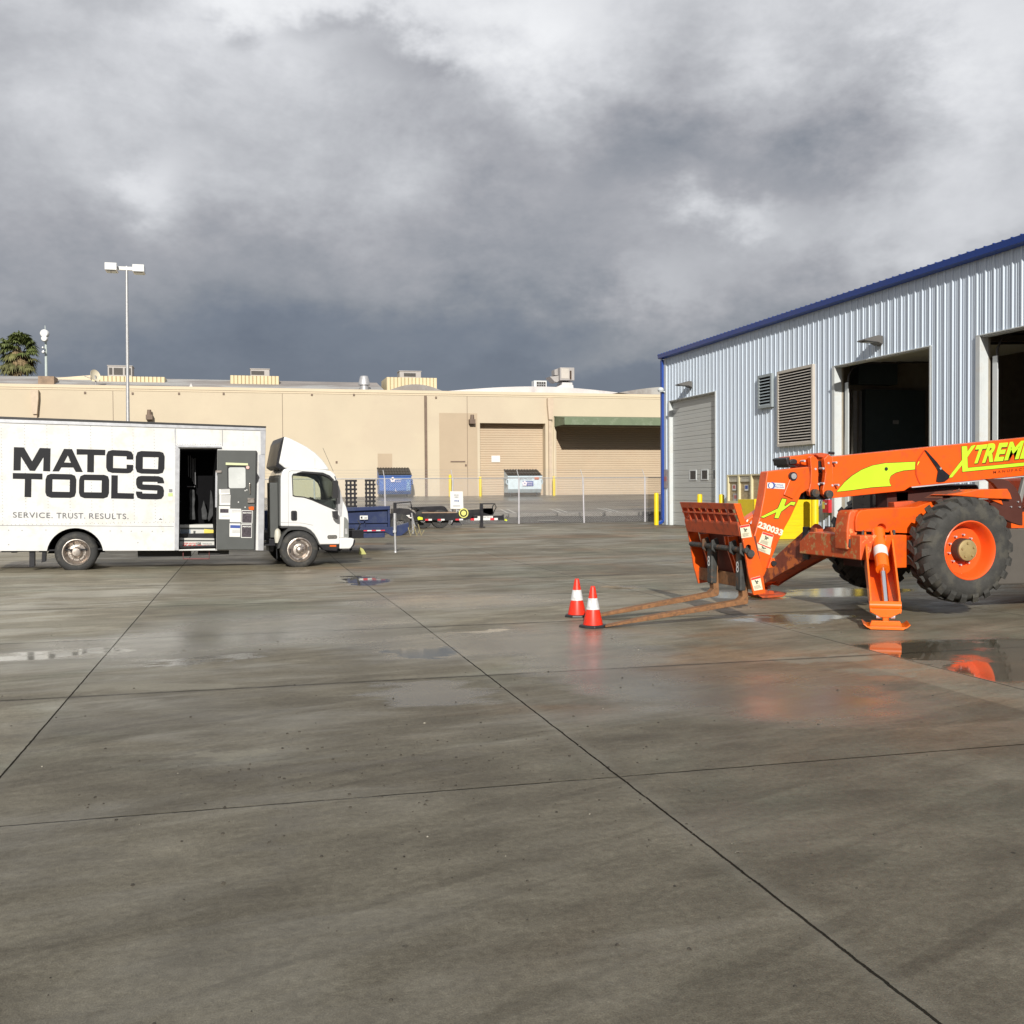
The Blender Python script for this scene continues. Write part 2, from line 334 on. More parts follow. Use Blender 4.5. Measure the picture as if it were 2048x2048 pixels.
# ================================================================ GROUND
def G(x, y):
    s = sst(y, 13, 19)*(1-sst(y, 24, 27)); return max(-.045, min(.10, -.0187*(x+1.15)))*s
def groundmat():
    m = bpy.data.materials.new('wet_concrete'); m.use_nodes = True; t = N(m.node_tree); p = t.n['Principled BSDF']
    P = t.new('ShaderNodeNewGeometry').outputs['Position']; x, y, z = t.sep(P)
    rot = t.new('ShaderNodeVectorRotate', rotation_type='Z_AXIS'); t.l.new(P, rot.inputs[0]); rot.inputs['Angle'].default_value = radians(-9); R = rot.outputs[0]
    st = t.noise(t.v('MULTIPLY', R, (.50, 1.7, 1)), 1.3, 6, .66, .7)
    st2 = t.noise(t.v('MULTIPLY', P, (1.6, 5.0, 1)), 1.3, 5, .72, .5)
    big = t.noise(t.v('MULTIPLY', P, (.22, .40, 1)), 1.0, 4, .6, .6)
    mid = t.noise(P, 1.4, 6, .65, .3)
    fine = t.noise(P, 26, 4, .8)
    grit = t.noise(P, 150, 3, .8)
    hue = t.noise(t.v('MULTIPLY', P, (.30, .38, 1)), 1.0, 3, .6, .8)
    # slab to slab difference
    cellv = t.new('ShaderNodeTexWhiteNoise', noise_dimensions='2D')
    cx = t.m('FLOOR', t.m('DIVIDE', t.m('ADD', x, 1.365+33.4), 3.34)); cy = t.m('FLOOR', t.m('DIVIDE', t.m('ADD', y, 23.87), 3.25)); t.l.new(t.comb(cx, cy, 0), cellv.inputs[0])
    v = t.m('MULTIPLY_ADD', t.m('SUBTRACT', st, .5), .62, .5); v = t.m('MULTIPLY_ADD', t.m('SUBTRACT', mid, .5), .70, v)
    v = t.m('MULTIPLY_ADD', t.m('SUBTRACT', fine, .5), .75, v); v = t.m('MULTIPLY_ADD', t.m('SUBTRACT', grit, .5), .95, v)
    v = t.m('MULTIPLY_ADD', t.m('SUBTRACT', st2, .5), .40, v); v = t.m('MULTIPLY_ADD', t.m('SUBTRACT', cellv.outputs[0], .5), .22, v)
    v = t.m('MULTIPLY_ADD', t.m('SUBTRACT', big, .5), .55, v)
    rt = t.new('ShaderNodeVectorRotate', rotation_type='Z_AXIS'); t.l.new(P, rt.inputs[0]); rt.inputs['Angle'].default_value = radians(-24)
    tm = t.noise(t.v('MULTIPLY', rt.outputs[0], (.16, 4.2, 1)), 1.5, 3, .5, .25); v = t.m('MULTIPLY_ADD', t.m('MULTIPLY', t.ss(tm, .56, .66), t.ss(mid, .38, .55)), -.13, v)
    v = t.m('MULTIPLY_ADD', t.m('MULTIPLY', t.ss(tm, .42, .34), t.ss(mid, .62, .45)), .08, v)
    col = t.ramp(v, [(.05, (.052, .044, .032)), (.36, (.095, .084, .062)), (.55, (.136, .122, .091)), (.78, (.200, .182, .138)), (1., (.29, .27, .21))])
    col = t.mix(t.m('MULTIPLY', t.m('MULTIPLY', t.ss(hue, .50, .66), t.ss(x, .2, 2.5)), .8), col, t.mix(1., col, (1.14, .86, .70), 'MULTIPLY'))
    col = t.mix(t.m('MULTIPLY', t.ss(hue, .46, .30), .6), col, t.mix(1., col, (.86, 1.0, 1.02), 'MULTIPLY'))
    warp = t.v('MULTIPLY', t.v('SUBTRACT', t.noise(t.v('MULTIPLY', P, (.7, 1.4, 1)), 1.6, 6, .65, 0, True), (.5, .5, .5)), (1.5, 1.5, 0))
    PW = t.v('ADD', P, warp)
    def ell(c, rx, ry, soft=.25, vec=None):
        d = t.v('LENGTH', t.v('MULTIPLY', t.v('SUBTRACT', vec or PW, (c[0], c[1], 0)), (1/rx, 1/ry, 0)), out=1)
        return t.ss(d, 1+soft, 1-soft)
    # general wetness: glossy broad zones
    wetn = t.m('MULTIPLY_ADD', t.m('SUBTRACT', st, .5), .8, t.m('MULTIPLY_ADD', t.m('SUBTRACT', big, .5), 1.3, .5))
    farwet = t.ss(y, 4.5, 10.)
    wet = t.ss(t.m('MULTIPLY_ADD', farwet, .06, wetn), .46, .76); gloss = t.m('MULTIPLY', wet, .5)
    rough = t.m('MULTIPLY_ADD', wet, -.22, .56)
    rough = t.m('MULTIPLY_ADD', t.m('SUBTRACT', fine, .5), .10, rough)
    col = t.mix(t.m('MULTIPLY', wet, .25), col, (.080, .077, .062))
    def blend(mask, r, c, amt):  # lay a patch over the slab
        nonlocal rough, col, gloss
        gloss = t.m('ADD', t.m('MULTIPLY', gloss, t.m('SUBTRACT', 1., mask)), t.m('MULTIPLY', mask, 0. if r > .3 else 1.))
        rough = t.m('ADD', t.m('MULTIPLY', rough, t.m('SUBTRACT', 1., mask)), t.m('MULTIPLY', mask, r))
        col = t.mix(t.m('MULTIPLY', mask, amt), col, c)
    for c, rx, ry in [((0.354,12.565), 1.6, 1.5), ((-1.003,11.336), 1.5, 1.1), ((1.994,10.421), 1.1, 1.0), ((3.219,10.048), .8, 1.6), ((3.698,7.342), 1.0, .9), ((2.863,8.380), .5, 1.2), ((4.113,6.736), .8, .6), ((2.811,14.663), 1.6, 1.2)]:
        blend(t.m('MULTIPLY', ell(c, rx, ry, .4), .75), .17, (.085, .083, .070), .4)
    for c, rx, ry, r in [((1.643,9.988), .36, .28, .06), ((2.000,18.818), .42, 1.1, .02), ((1.335,8.036), .48, .42, .20),
                         ((6.397,11.253), .80, .40, .13), ((6.063,10.555), .22, .10, .02), ((7.056,14.004), .55, .75, .15), ((-1.855,10.950), .62, .20, .08), ((-0.365,10.220), .6, .14, .17), ((5.830,15.909), .25, .5, .03), ((8.777,13.823), 1.1, .7, .14),((2.517,11.352), .5, .16, .06)]:
        blend(ell(c, rx, ry, .22), r, (.060, .058, .050), .5)
    pc = t.m('MULTIPLY', t.m('MULTIPLY', ell((6.653,8.108), 2.3, 1.15, .16, t.v('ADD', P, t.v('MULTIPLY', warp, (.5,.4,0)))), t.ss(x, 5.86, 5.89)), t.ss(y, 9.42, 9.36))
    blend(pc, .035, (.045, .038, .028), .7); rough = t.m('MULTIPLY_ADD', t.m('MULTIPLY', pc, t.ss(mid, .52, .68)), .14, rough)
    # pale ellipse further out: sky sheen put into the concrete colour
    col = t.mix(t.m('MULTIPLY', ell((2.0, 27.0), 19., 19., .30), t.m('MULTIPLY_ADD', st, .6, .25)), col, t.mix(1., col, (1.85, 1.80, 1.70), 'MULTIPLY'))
    col = t.mix(t.m('MULTIPLY', t.ss(x, -1.36, -1.37), .5), col, t.mix(1., col, (1.35, 1.38, 1.42), 'MULTIPLY'))  # slabs left of this joint tinted paler
    # pale dry patches
    for c, rx, ry, a in [((-0.836,8.955), .62, .17, .5), ((5.127,8.567), .5, .22, .5), ((-0.150,19.119), .5, .5, .35), ((-0.209,6.426), .16, .10, .45), ((5.553,7.964), .7, .12, .35), ((-2.320,13.401), .9, .3, .3)]:
        blend(t.m('MULTIPLY', ell(c, rx, ry, .12), .9), .62, (.28, .265, .215), a)
    # dark stains
    for c, rx, ry, a in [((0.133,5.115), .10, .8, .35), ((0.091,3.431), .05, .35, .35), ((2.252,4.373), .35, .35, .25), ((-0.749,7.629), .9, .3, .3), ((0.614,6.018), .8, .14, .35), ((6.123,15.994), .3, .4, .5)]:
        blend(t.m('MULTIPLY', ell(c, rx, ry, .5), .6), .35, (.07, .062, .05), a)
    # joints
    wob = t.m('MULTIPLY', t.m('SUBTRACT', t.noise(P, 5.0, 5, .8), .5), .022); xw = t.m('ADD', x, wob); yw = t.m('ADD', y, wob)
    dj = 99.
    for X in (-11.4, -8.05, -4.7, -1.365, 1.975, 5.86, 9.2, 12.6): dj = t.m('MINIMUM', dj, t.m('ABSOLUTE', t.m('SUBTRACT', xw, X)))
    fy = t.m('MULTIPLY', t.m('ABSOLUTE', t.m('SUBTRACT', t.m('FRACT', t.m('DIVIDE', t.m('ADD', yw, 4.37+13+1.625), 3.25)), .5)), 3.25)
    jx = t.ss(dj, .0075, .0035); jy = t.m('MULTIPLY', t.ss(fy, .011, .004), .9)
    jn = t.ss(t.noise(P, 3.0, 4, .7), .25, .5)
    joint = t.m('MAXIMUM', jx, t.m('MULTIPLY', jy, jn))
    halo = t.m('MULTIPLY', t.ss(t.m('MINIMUM', dj, fy), .12, .0), t.m('MULTIPLY', t.noise(P, 6, 4, .7), .5))
    col = t.mix(t.m('MULTIPLY', halo, t.ss(fy, .05, .2)), col, (.20, .19, .155)); col = t.mix(t.m('MULTIPLY', t.m('MULTIPLY', t.ss(fy, .075, .0), t.ss(y, 5.5, 9.)), t.m('MULTIPLY', jn, .6)), col, (.045, .040, .030)); col = t.mix(t.m('MULTIPLY', joint, .88), col, (.012, .011, .009))
    # specks of grit and debris
    vo = t.new('ShaderNodeTexVoronoi'); t.put(vo.inputs['Vector'], t.v('MULTIPLY', P, (1, 1, 0))); vo.inputs['Scale'].default_value = 2.6
    spk = t.ss(vo.outputs['Distance'], .036, .024); col = t.mix(t.m('MULTIPLY', spk, t.ss(t.noise(P, .9, 2), .44, .5)), col, (.02, .017, .013))
    vo2 = t.new('ShaderNodeTexVoronoi'); t.put(vo2.inputs['Vector'], t.v('MULTIPLY', P, (1, 1, 0))); vo2.inputs['Scale'].default_value = 9.5
    spk2 = t.ss(vo2.outputs['Distance'], .075, .05); col = t.mix(t.m('MULTIPLY', spk2, t.m('MULTIPLY', t.ss(t.noise(P, .6, 3), .48, .56), .8)), col, (.03, .026, .02))
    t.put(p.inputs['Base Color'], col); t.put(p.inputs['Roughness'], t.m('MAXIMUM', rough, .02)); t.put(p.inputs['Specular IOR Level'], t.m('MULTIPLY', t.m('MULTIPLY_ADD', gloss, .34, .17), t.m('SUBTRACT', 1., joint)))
    b = t.new('ShaderNodeBump'); b.inputs['Distance'].default_value = .005; t.put(b.inputs['Strength'], t.ss(rough, .08, .45))
    t.put(b.inputs['Height'], t.m('ADD', t.m('ADD', fine, t.m('MULTIPLY', grit, .5)), t.m('MULTIPLY', joint, -6.))); t.l.new(b.outputs[0], p.inputs['Normal'])
    return m
def asphalt(name, lo, hi, rough=.5):
    m = bpy.data.materials.new(name); m.use_nodes = True; t = N(m.node_tree); p = t.n['Principled BSDF']
    P = t.new('ShaderNodeNewGeometry').outputs['Position']
    n = t.noise(t.v('MULTIPLY', P, (.10, .5, 1)), 1., 6, .65, .4); f = t.noise(P, 22, 4, .7); st = t.noise(t.v('MULTIPLY', P, (.5, 2., 1)), 1., 6, .7, .5)
    v = t.m('ADD', t.m('MULTIPLY', n, .5), t.m('ADD', t.m('MULTIPLY', f, .2), t.m('MULTIPLY', st, .3)))
    t.put(p.inputs['Base Color'], t.ramp(v, [(.36, lo), (.62, hi)])); t.put(p.inputs['Roughness'], t.ramp(n, [(.40, rough), (.62, .22)])); return m
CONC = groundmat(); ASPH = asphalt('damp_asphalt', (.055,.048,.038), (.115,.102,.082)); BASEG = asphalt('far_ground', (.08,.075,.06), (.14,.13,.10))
def sheet(name, xs, ys, f, m, k='structure'):
    b = MB(); g = [[b.bm.verts.new((x, y, f(x, y))) for x in xs] for y in ys]
    for j in range(len(ys)-1):
        for i in range(len(xs)-1): b.bm.faces.new([g[j][i], g[j][i+1], g[j+1][i+1], g[j+1][i]])
    return b.build(name, m, k=k, smooth=True, recalc=False, origin=(0,0,0))
lin = lambda a, b, n: [a+(b-a)*i/n for i in range(n+1)]
sheet('ground', [-1500,-400,-100,0,100,400,1500], [-1500,-400,-60,0,60,200,500,2500], lambda x, y: -.45, BASEG)
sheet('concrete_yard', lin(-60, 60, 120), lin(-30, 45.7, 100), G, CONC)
def LOT(x, y): return .30+(y-47.6)*(1.12-.30)/(70-47.6)
sheet('soil_strip', lin(-60, 60, 60), [45.7, 46.2, 46.8, 47.3, 47.75], lambda x, y: -.02+(y-45.7)*.145+.03*sin(x*2.1+y), SOIL)
sheet('parking_lot', [-80,-30,0,30,80], [47.6, 55, 62, 70.5], LOT, ASPH)
# parking bay markings
b = MB()
def stripe(p, q, wd=.11):
    p = Vector((p[0], p[1], LOT(*p)+.014)); q = Vector((q[0], q[1], LOT(*q)+.014)); d = (q-p).normalized(); a = Vector((-d.y, d.x, 0)).normalized()*wd/2
    b.poly([p-a, p+a, q+a, q-a])
for i in range(-9, 4):
    x0 = 12.95+i*2.70
    for dx in (0, .36): stripe((x0+dx, 53.2), (x0+dx-.65, 48.1), .09)
stripe((3, 64.5), (-14, 64.5)); stripe((-1.5, 59), (7.2, 59)); stripe((6.4, 65.5), (9.1, 60))
b.build('parking_lines', ROADW, k='structure')
# ================================================================ BLUE-TRIMMED METAL BUILDING (wall plane X = 17.5)
WX = 17.5
BB = thing('metal_building', 'pale blue ribbed metal workshop with royal blue gutter, louvres and open bay doors', 'building', (WX, 25, 0))
yc = (41.802,3.522)[0]; yend = 6.0
zt = 7.20; zd = 5.27
d1b = (41.142,5.286)[0]; d1a = (36.719,5.249)[0]
d2b = (28.335,5.279)[0]; d2a = (23.790,5.257)[0]
d3b = (21.844,5.266)[0]; d3a = d3b-4.9
def ribs(b, y0, y1, z0, z1):
    pitch = .305; prof = [(0, 0), (.018, -.027), (.048, -.027), (.066, 0), (.135, 0), (.142, -.009), (.158, -.009), (.165, 0), (.215, 0), (.222, -.009), (.238, -.009), (.245, 0)]
    pts = []; k = math.floor(y0/pitch)-1
    while k*pitch < y1+pitch:
        for a, c in prof:
            yy = k*pitch+a
            if y0 < yy < y1: pts.append((yy, c))
        k += 1
    pts = [(y0, 0)]+pts+[(y1, 0)]
    lo = b.vs([(WX+c, y, z0) for y, c in pts]); hi = b.vs([(WX+c, y, z1) for y, c in pts])
    for i in range(len(pts)-1): b.bm.faces.new([lo[i], lo[i+1], hi[i+1], hi[i]])
b = MB()
for y0, y1, z0, z1 in [(d1b+.15, yc-.12, 0, zt), (d1a, d1b+.15, zd, zt), (d2b+.15, d1a, 0, zt), (d2a, d2b+.15, zd, zt), (d3b+.15, d2a, 0, zt), (d3a, d3b+.15, zd, zt), (yend, d3a, 0, zt)]: ribs(b, y0, y1, z0, z1)
b.build('wall', STEELW, BB, recalc=False)
b = MB()    # inner lining and shell so the building is a closed, dark hall
b.box(WX+.20, WX+.26, d1b, yc, 0, zt); b.box(WX+.20, WX+.26, d2b, d1a, 0, zt); b.box(WX+.20, WX+.26, d3b, d2a, 0, zt); b.box(WX+.20, WX+.26, yend, d3a, 0, zt)
for a, c in ((d1a, d1b), (d2a, d2b), (d3a, d3b)): b.box(WX+.20, WX+.26, a, c, zd, zt)
b.box(WX+.3, WX+16, yc-.25, yc-.1, 0, zt); b.box(WX+15.9, WX+16, yend, yc-.1, 0, zt+1); b.box(WX+.3, WX+15.9, yend, yend+.1, 0, zt)
HALL = mat('hall_lining', (.30,.27,.22), .9, var=.15, spec=.1)
b.build('interior_wall', HALL, BB)
MB().box(WX+.26, WX+9, d2b+1.3, d2b+1.4, 0, zt-.3).build('partition', HALL, BB); MB().box(WX+3.5, WX+9, d3b+1.0, d3b+1.1, 0, 3.0).build('partition', HALL, BB)
b = MB()
for i in range(26): b.box(WX+.3, WX+15.8, yc-.6-i*1.45, yc-.5-i*1.45, zt-.55, zt-.35)
b.build('ceiling_joists', BLACK, BB)
b = MB(); b.box(WX+.26, WX+16, yend, yc-.1, zt-.30, zt-.22); b.build('ceiling', mat('ceiling_dark', (.12,.11,.085), .9, var=.1), BB)
b = MB(); b.prism([(WX-.12, zt+.16), (WX+16.2, zt+1.35), (WX+16.2, zt+1.25), (WX-.12, zt+.06)], yend-.2, yc+.15); b.build('roof', BLUETR, BB)
b = MB(); b.prism([(WX-.20, zt-.02), (WX-.02, zt-.06), (WX-.02, zt+.14), (WX-.23, zt+.15)], yend-.2, yc+.22)
b.build('gutter', BLUETR, BB, bevel=.01)
b = MB()
for i in range(120): yy = yc+.1-i*.305; b.box(WX-.24, WX+.4, yy-.02, yy+.02, zt+.15, zt+.165)
b.build('roof_ribs', BLUETR, BB)
# far corner downpipe and trim
b = MB(); yp = yc-.03
b.box(WX-.13, WX-.02, yp-.03, yp+.16, .22, zt-.1); b.prism([(WX-.13, .05), (WX-.30, .0), (WX-.30, .10), (WX-.02, .26), (WX-.02, .2)], yp-.03, yp+.16)
b.build('downpipe', BLUETR, BB, bevel=.01)
b = MB(); b.box(WX-.045, WX+.02, yc-.30, yc-.05, 0, zt-.06); b.box(WX-.05, WX+.02, yc+.15, yc+.22, 0, zt-.06)
for (a, c) in ((d1a, d1b), (d2a, d2b), (d3a, d3b)):
    b.box(WX-.048, WX-.002, c-.0, c+.15, 0, zd)              # flat flashing beside the far jamb
    b.box(WX-.046, WX-.044+.02, a-.06, a-.0, 0, zd)
    b.box(WX-.05, WX-.01, a-.06, c+.15, zd, zd+.025)
    b.box(WX-.001, WX+.20, c, c+.03, 0, zd)                   # reveals
    b.box(WX-.001, WX+.20, a-.03, a, 0, zd)
    b.box(WX-.001, WX+.20, a, c, zd-.03, zd)
b.build('door_trim', TRIMW, BB)
# sectional door, closed
b = MB(); n = 10
for i in range(n):
    z0 = i*zd/n; z1 = z0+zd/n
    prof = [(WX+.13, z0), (WX+.11, z0+.015), (WX+.11, z0+.17), (WX+.118, z0+.18), (WX+.118, z0+.19), (WX+.11, z0+.20), (WX+.11, z0+.36), (WX+.118, z0+.37), (WX+.118, z0+.38), (WX+.11, z0+.39), (WX+.11, z1-.015), (WX+.13, z1), (WX+.16, z1), (WX+.16, z0)]
    b.prism(prof, d1a, d1b)
sdoor = b.build('sectional_door', DOORG, BB)
for q in ((380,450), (498,568), (620,680)):
    pts = [(39.403,1.658), (38.727,1.655), (38.276,1.653), (37.634,1.651), (37.187,1.649), (36.560,1.646)]
    i = {380:0, 498:1, 620:2}[q[0]]; ya, yb = pts[2*i+1][0], pts[2*i][0]; z0, z1 = 1.93, 2.27
    f = MB(); f.box(WX+.085, WX+.108, ya, yb, z0-.04, z0); f.box(WX+.085, WX+.108, ya, yb, z1, z1+.04); f.box(WX+.085, WX+.108, ya, ya+.06, z0, z1); f.box(WX+.085, WX+.108, yb-.06, yb, z0, z1)
    fr = f.build('door_window', TRIMW, BB); f = MB(); f.box(WX+.095, WX+.105, ya+.06, yb-.06, z0, z1); f.build('pane', HVACD, fr)
# door tracks and folded doors in the open bays
for c, a in ((d2b, d2a), (d3b, d3a)):
    b = MB()
    b.box(WX+.30, WX+.36, c-.16, c-.10, 0, zd-.6); b.box(WX+.28, WX+.30, c-.22, c-.05, 0, zd-.5)
    b.build('door_track', TRIMW, BB); b = MB()
    b.tube([(WX+.33, c-.13, zd-.6), (WX+.36, c-.13, zd-.3), (WX+.5, c-.13, zd-.05), (WX+.8, c-.13, zd+.1), (WX+4.5, c-.13, zd+.25)], .03)
    b.tube([(WX+.33, a+.13, 0), (WX+.33, a+.13, zd-.6), (WX+.5, a+.13, zd-.05), (WX+.8, a+.13, zd+.1), (WX+4.5, a+.13, zd+.25)], .03)
    b.build('curved_track', HVACD, BB)
    b = MB()
    for i in range(7): b.box(WX+.9+i*.55, WX+1.42+i*.55, a+.18, c-.18, zd+.14+i*.02, zd+.19+i*.02)
    b.build('raised_door', DOORG, BB)
b = MB(); yy = d2b+1.28
b.box(WX+1.7, WX+3.9, yy-.25, yy, 2.6, 4.7); b.box(WX+1.3, WX+2.7, yy-.5, yy, 4.85, 5.5)
b.build('wall_cabinet', mat('dark_cabinet', (.05,.07,.075), .6, var=.1), BB)
for xa_, xb_ in ((1.28, 1.42), (1.02, 1.07), (1.55, 1.58)): MB().box(WX+xa_, WX+xb_, yy-.22, yy-.1, 2.6, 4.65).build('conduit', GALV, BB)
MB().box(WX+2.7, WX+2.9, yy-.27, yy-.25, 3.6, 3.72).build('cabinet_label', GALV, BB)
# louvres
def louvre(name, y0, y1, z0, z1, n, m):
    t = MB(); fw = .09
    t.box(WX-.11, WX-.012, y0, y1, z1-fw, z1); t.box(WX-.11, WX-.012, y0, y1, z0, z0+fw); t.box(WX-.11, WX-.012, y0, y0+fw, z0+fw, z1-fw); t.box(WX-.11, WX-.012, y1-fw, y1, z0+fw, z1-fw)
    fr = t.build(name, m, BB); t = MB(); h = (z1-z0-2*fw)/n
    for i in range(n):
        z = z0+fw+i*h; t.prism([(WX-.105, z), (WX-.10, z+.012), (WX-.045, z+h*.55), (WX-.05, z+h*.55-.015)], y0+fw, y1-fw)
    t.build('slats', m, fr); t = MB(); t.box(WX-.042, WX-.041, y0+fw, y1-fw, z0+fw, z1-fw); t.build('backing', DARKIN, fr)
q = [(33.148,5.512),(32.156,5.471),(33.124,4.343),(32.159,4.336)]; louvre('small_louvre', q[1][0], q[0][0], (q[2][1]+q[3][1])/2, (q[0][1]+q[1][1])/2, 9, LOUVG)
q = [(31.783,5.496),(29.504,5.476),(31.816,2.959),(29.540,2.945)]; louvre('large_louvre', q[1][0], q[0][0], (q[2][1]+q[3][1])/2, (q[0][1]+q[1][1])/2, 26, LOUV)
# wall lights, camera, small signs
for (y, z) in ((38.984,5.745), (26.032,5.710)):
    b = MB(); b.prism([(WX-.05, z+.14), (WX-.20, z+.15), (WX-.62, z+.03), (WX-.62, z-.01), (WX-.20, z-.04), (WX-.05, z-.10)], y-.20, y+.20); b.box(WX-.05, WX, y-.1, y+.1, z-.12, z+.12)
    L = b.build('wall_light', mat('bronze_fixture', (.12,.115,.11), .5, var=.1), BB, bevel=.008); b = MB(); b.box(WX-.55, WX-.25, y-.14, y+.14, z-.035, z-.03); b.build('lens', TRIMW, L)
y, z = (41.656,5.804); b = MB(); b.lathe([(0,-.1),(.1,-.09),(.14,0),(.1,.09),(0,.12)], (WX-.22, y, z), (0,0,1), 12); b.cyl((WX-.22, y, z), (WX, y-.02, z-.12), .03); b.build('security_camera', TRIMW, BB, smooth=True)
y, z = (41.540,1.976); b = MB(); b.box(WX-.07, WX-.05, y-.17, y+.17, z-.40, z+.40); sg = b.build('warning_sign', mat('faded_sign', (.35,.30,.30), .5, var=.25, scale=5), BB)
b = MB(); b.box(WX-.074, WX-.072, y-.13, y+.13, z-.1, z+.1); b.build('sign_panel', mat('faded_red', (.45,.14,.13), .5), sg)
q = [(22.988,1.656),(22.737,1.556)]; b = MB(); b.box(WX-.07, WX-.05, q[1][0], q[0][0], q[1][1], q[0][1]); sg = b.build('blue_notice', mat('sign_blue', (.03,.09,.42), .4), BB)
b = MB(); ym = (q[0][0]+q[1][0])/2; zm = (q[0][1]+q[1][1])/2
b.box(WX-.074, WX-.072, ym-.12, ym-.02, zm-.02, zm+.08); b.box(WX-.074, WX-.072, ym+.04, ym+.14, zm-.1, zm-.02); b.build('sign_marks', TRIMW, sg)
# red extinguisher board
q = [(28.820,1.190),(28.488,1.193),(28.488,0.793),(28.820,0.787)]
RB = thing('extinguisher_station', 'red fire equipment board with white and yellow tags on the ribbed metal wall', 'fire board', (17.4, q[0][0], 1.0))
b = MB(); b.box(17.34, 17.46, q[1][0], q[0][0], q[3][1], q[0][1]); b.build('board', mat('fire_red', (.55,.03,.04), .4), RB)
b = MB(); b.box(17.335, 17.338, q[1][0]+.1, q[0][0]-.08, (q[0][1]+q[3][1])/2+.05, q[0][1]-.1); b.build('white_tag', PAPER, RB)
b = MB(); b.box(17.335, 17.338, q[1][0]+.35, q[0][0]-.12, q[3][1]+.12, q[3][1]+.34); b.build('yellow_tag', YELP, RB)
# ================================================================ FAR CREAM WAREHOUSE (face Y = 70)
FY = 70.
FB = thing('cream_warehouse', 'long cream stucco warehouse with roll-up doors and a green awning beyond the fence', 'building', (8, FY, 1.1))
A = [(15.627,6.159),(20.336,6.201),(20.303,1.137)]; Bq = [(21.131,5.955),(28.968,6.019)]
zb = .9; zp = 8.22
b = MB()
b.box(-24, A[0][0], FY, FY+14, zb, zp); b.box(A[0][0], A[1][0], FY, FY+14, A[0][1], zp); b.box(A[1][0], Bq[0][0], FY, FY+14, zb, zp); b.box(Bq[0][0], 36, FY, FY+14, Bq[0][1], zp)
b.box(A[0][0], A[1][0], FY+.95, FY+14, zb, A[0][1]); b.box(Bq[0][0], 36, FY+.95, FY+14, zb, Bq[0][1])
b.build('wall', CREAM, FB)
b = MB(); b.box(-24.1, 36.1, FY-.07, FY+.25, zp-.10, zp+.10); b.box(-24.1, 36.1, FY-.03, FY+.2, zp-.22, zp-.1); b.build('parapet_cap', CREAML, FB)
def rollup(x0, x1, z0, z1):
    t = MB(); n = int((z1-z0)/.16)
    for i in range(n):
        a = z0+i*(z1-z0)/n; c = z0+(i+1)*(z1-z0)/n; t.prism([(FY+.75, a), (FY+.72, a+.03), (FY+.72, c-.03), (FY+.75, c), (FY+.78, c), (FY+.78, a)], x0, x1, 'x')
    return t
rollup(A[0][0], A[1][0], zb, A[0][1]).build('roll_up_door', CREAMD, FB)
rollup(Bq[0][0], 36, zb, Bq[0][1]).build('roll_up_door', CREAMD, FB)
q = [(16.591,3.922),(17.209,3.469)]; b = MB(); b.box(q[0][0], q[1][0], FY+.68, FY+.70, q[1][1], q[0][1]); b.build('white_notice', PAPER, FB)
q = [(20.653,6.683),(20.648,5.892)]; b = MB()
b.prism([(FY-.02, q[0][1]), (FY-2.55, q[0][1]-.25), (FY-2.58, q[1][1]+.04), (FY-2.52, q[1][1]+.04), (FY-2.48, q[0][1]-.32), (FY-.02, q[0][1]-.08)], (20.953,6.756)[0], 36, 'x')
b.prism([(FY-.02, q[0][1]-.09), (FY-2.47, q[0][1]-.33), (FY-2.51, q[1][1]+.06), (FY-.02, q[1][1]+.04)], (20.953,6.756)[0]+.01, (20.953,6.756)[0]+.04, 'x')
b.build('awning', GREENA, FB)
q = [(12.770,7.121),(14.630,7.144),(15.540,1.071)]; MB().box(q[0][0], q[2][0]-.1, FY-.006, FY-.001, zb, q[0][1]-.3).build('painted_patch', TANP, FB)
q = [(15.073,7.105),(15.591,4.559)]; 
q = [(8.540,4.030),(9.523,2.964)]; MB().box(q[0][0], q[1][0], FY-.006, FY-.001, zb+1, q[0][1]).build('painted_patch', TANP, FB)
b = MB()
for p in ((2.297,6.491), (-8.197,7.277), (14.733,7.549)): b.box(p[0]-.015, p[0]+.015, FY-.012, FY-.002, zb, zp-.25)
q = [(13.536,3.487),(14.570,3.487)]; b.box(q[0][0], q[1][0], FY-.04, FY-.01, q[0][1]-.04, q[0][1]+.04)
for px in ((4.217,7.930), (6.991,7.959), (12.565,7.860), (5.790,3.452), (-9.842,7.830), (-7.015,7.830), (-4.196,7.865), (-1.427,7.900), (14.613,3.238)): b.box(px[0]-.06, px[0]+.06, FY-.05, FY, px[1]-.07, px[1]+.07)
b.build('panel_joint', BROWN, FB)
x = (11.825,6.591)[0]; b = MB(); b.box(x-.08, x+.08, FY-.16, FY-.01, zb, zp-.25); b.build('drain_pipe', BROWN, FB)
q = [(20.427,7.917),(20.848,7.923),(20.847,7.633),(20.421,7.094),(20.620,7.020)]
for (x0, x1, z1, zb2) in ((q[0][0], q[1][0], q[0][1], zb), ((-12.951,7.933)[0], (-12.517,7.941)[0], (-12.951,7.933)[1], zb)):
    b = MB(); b.box(x0, x1, FY-.35, FY-.01, z1-.5, z1); b.prism([(x0, z1-.5), (x1, z1-.5), ((x0+x1)/2+.12, z1-1.5), ((x0+x1)/2-.12, z1-1.5)], FY-.35, FY-.02)
    xm = (x0+x1)/2; b.box(xm-.10, xm+.10, FY-.22, FY-.01, zb, z1-1.4); b.build('downspout', TANM, FB)
x = (20.939,4.578)[0]; b = MB(); b.box(x-.03, x+.05, FY-.09, FY-.01, zb, 6.6); b.build('conduit', CREAML, FB)
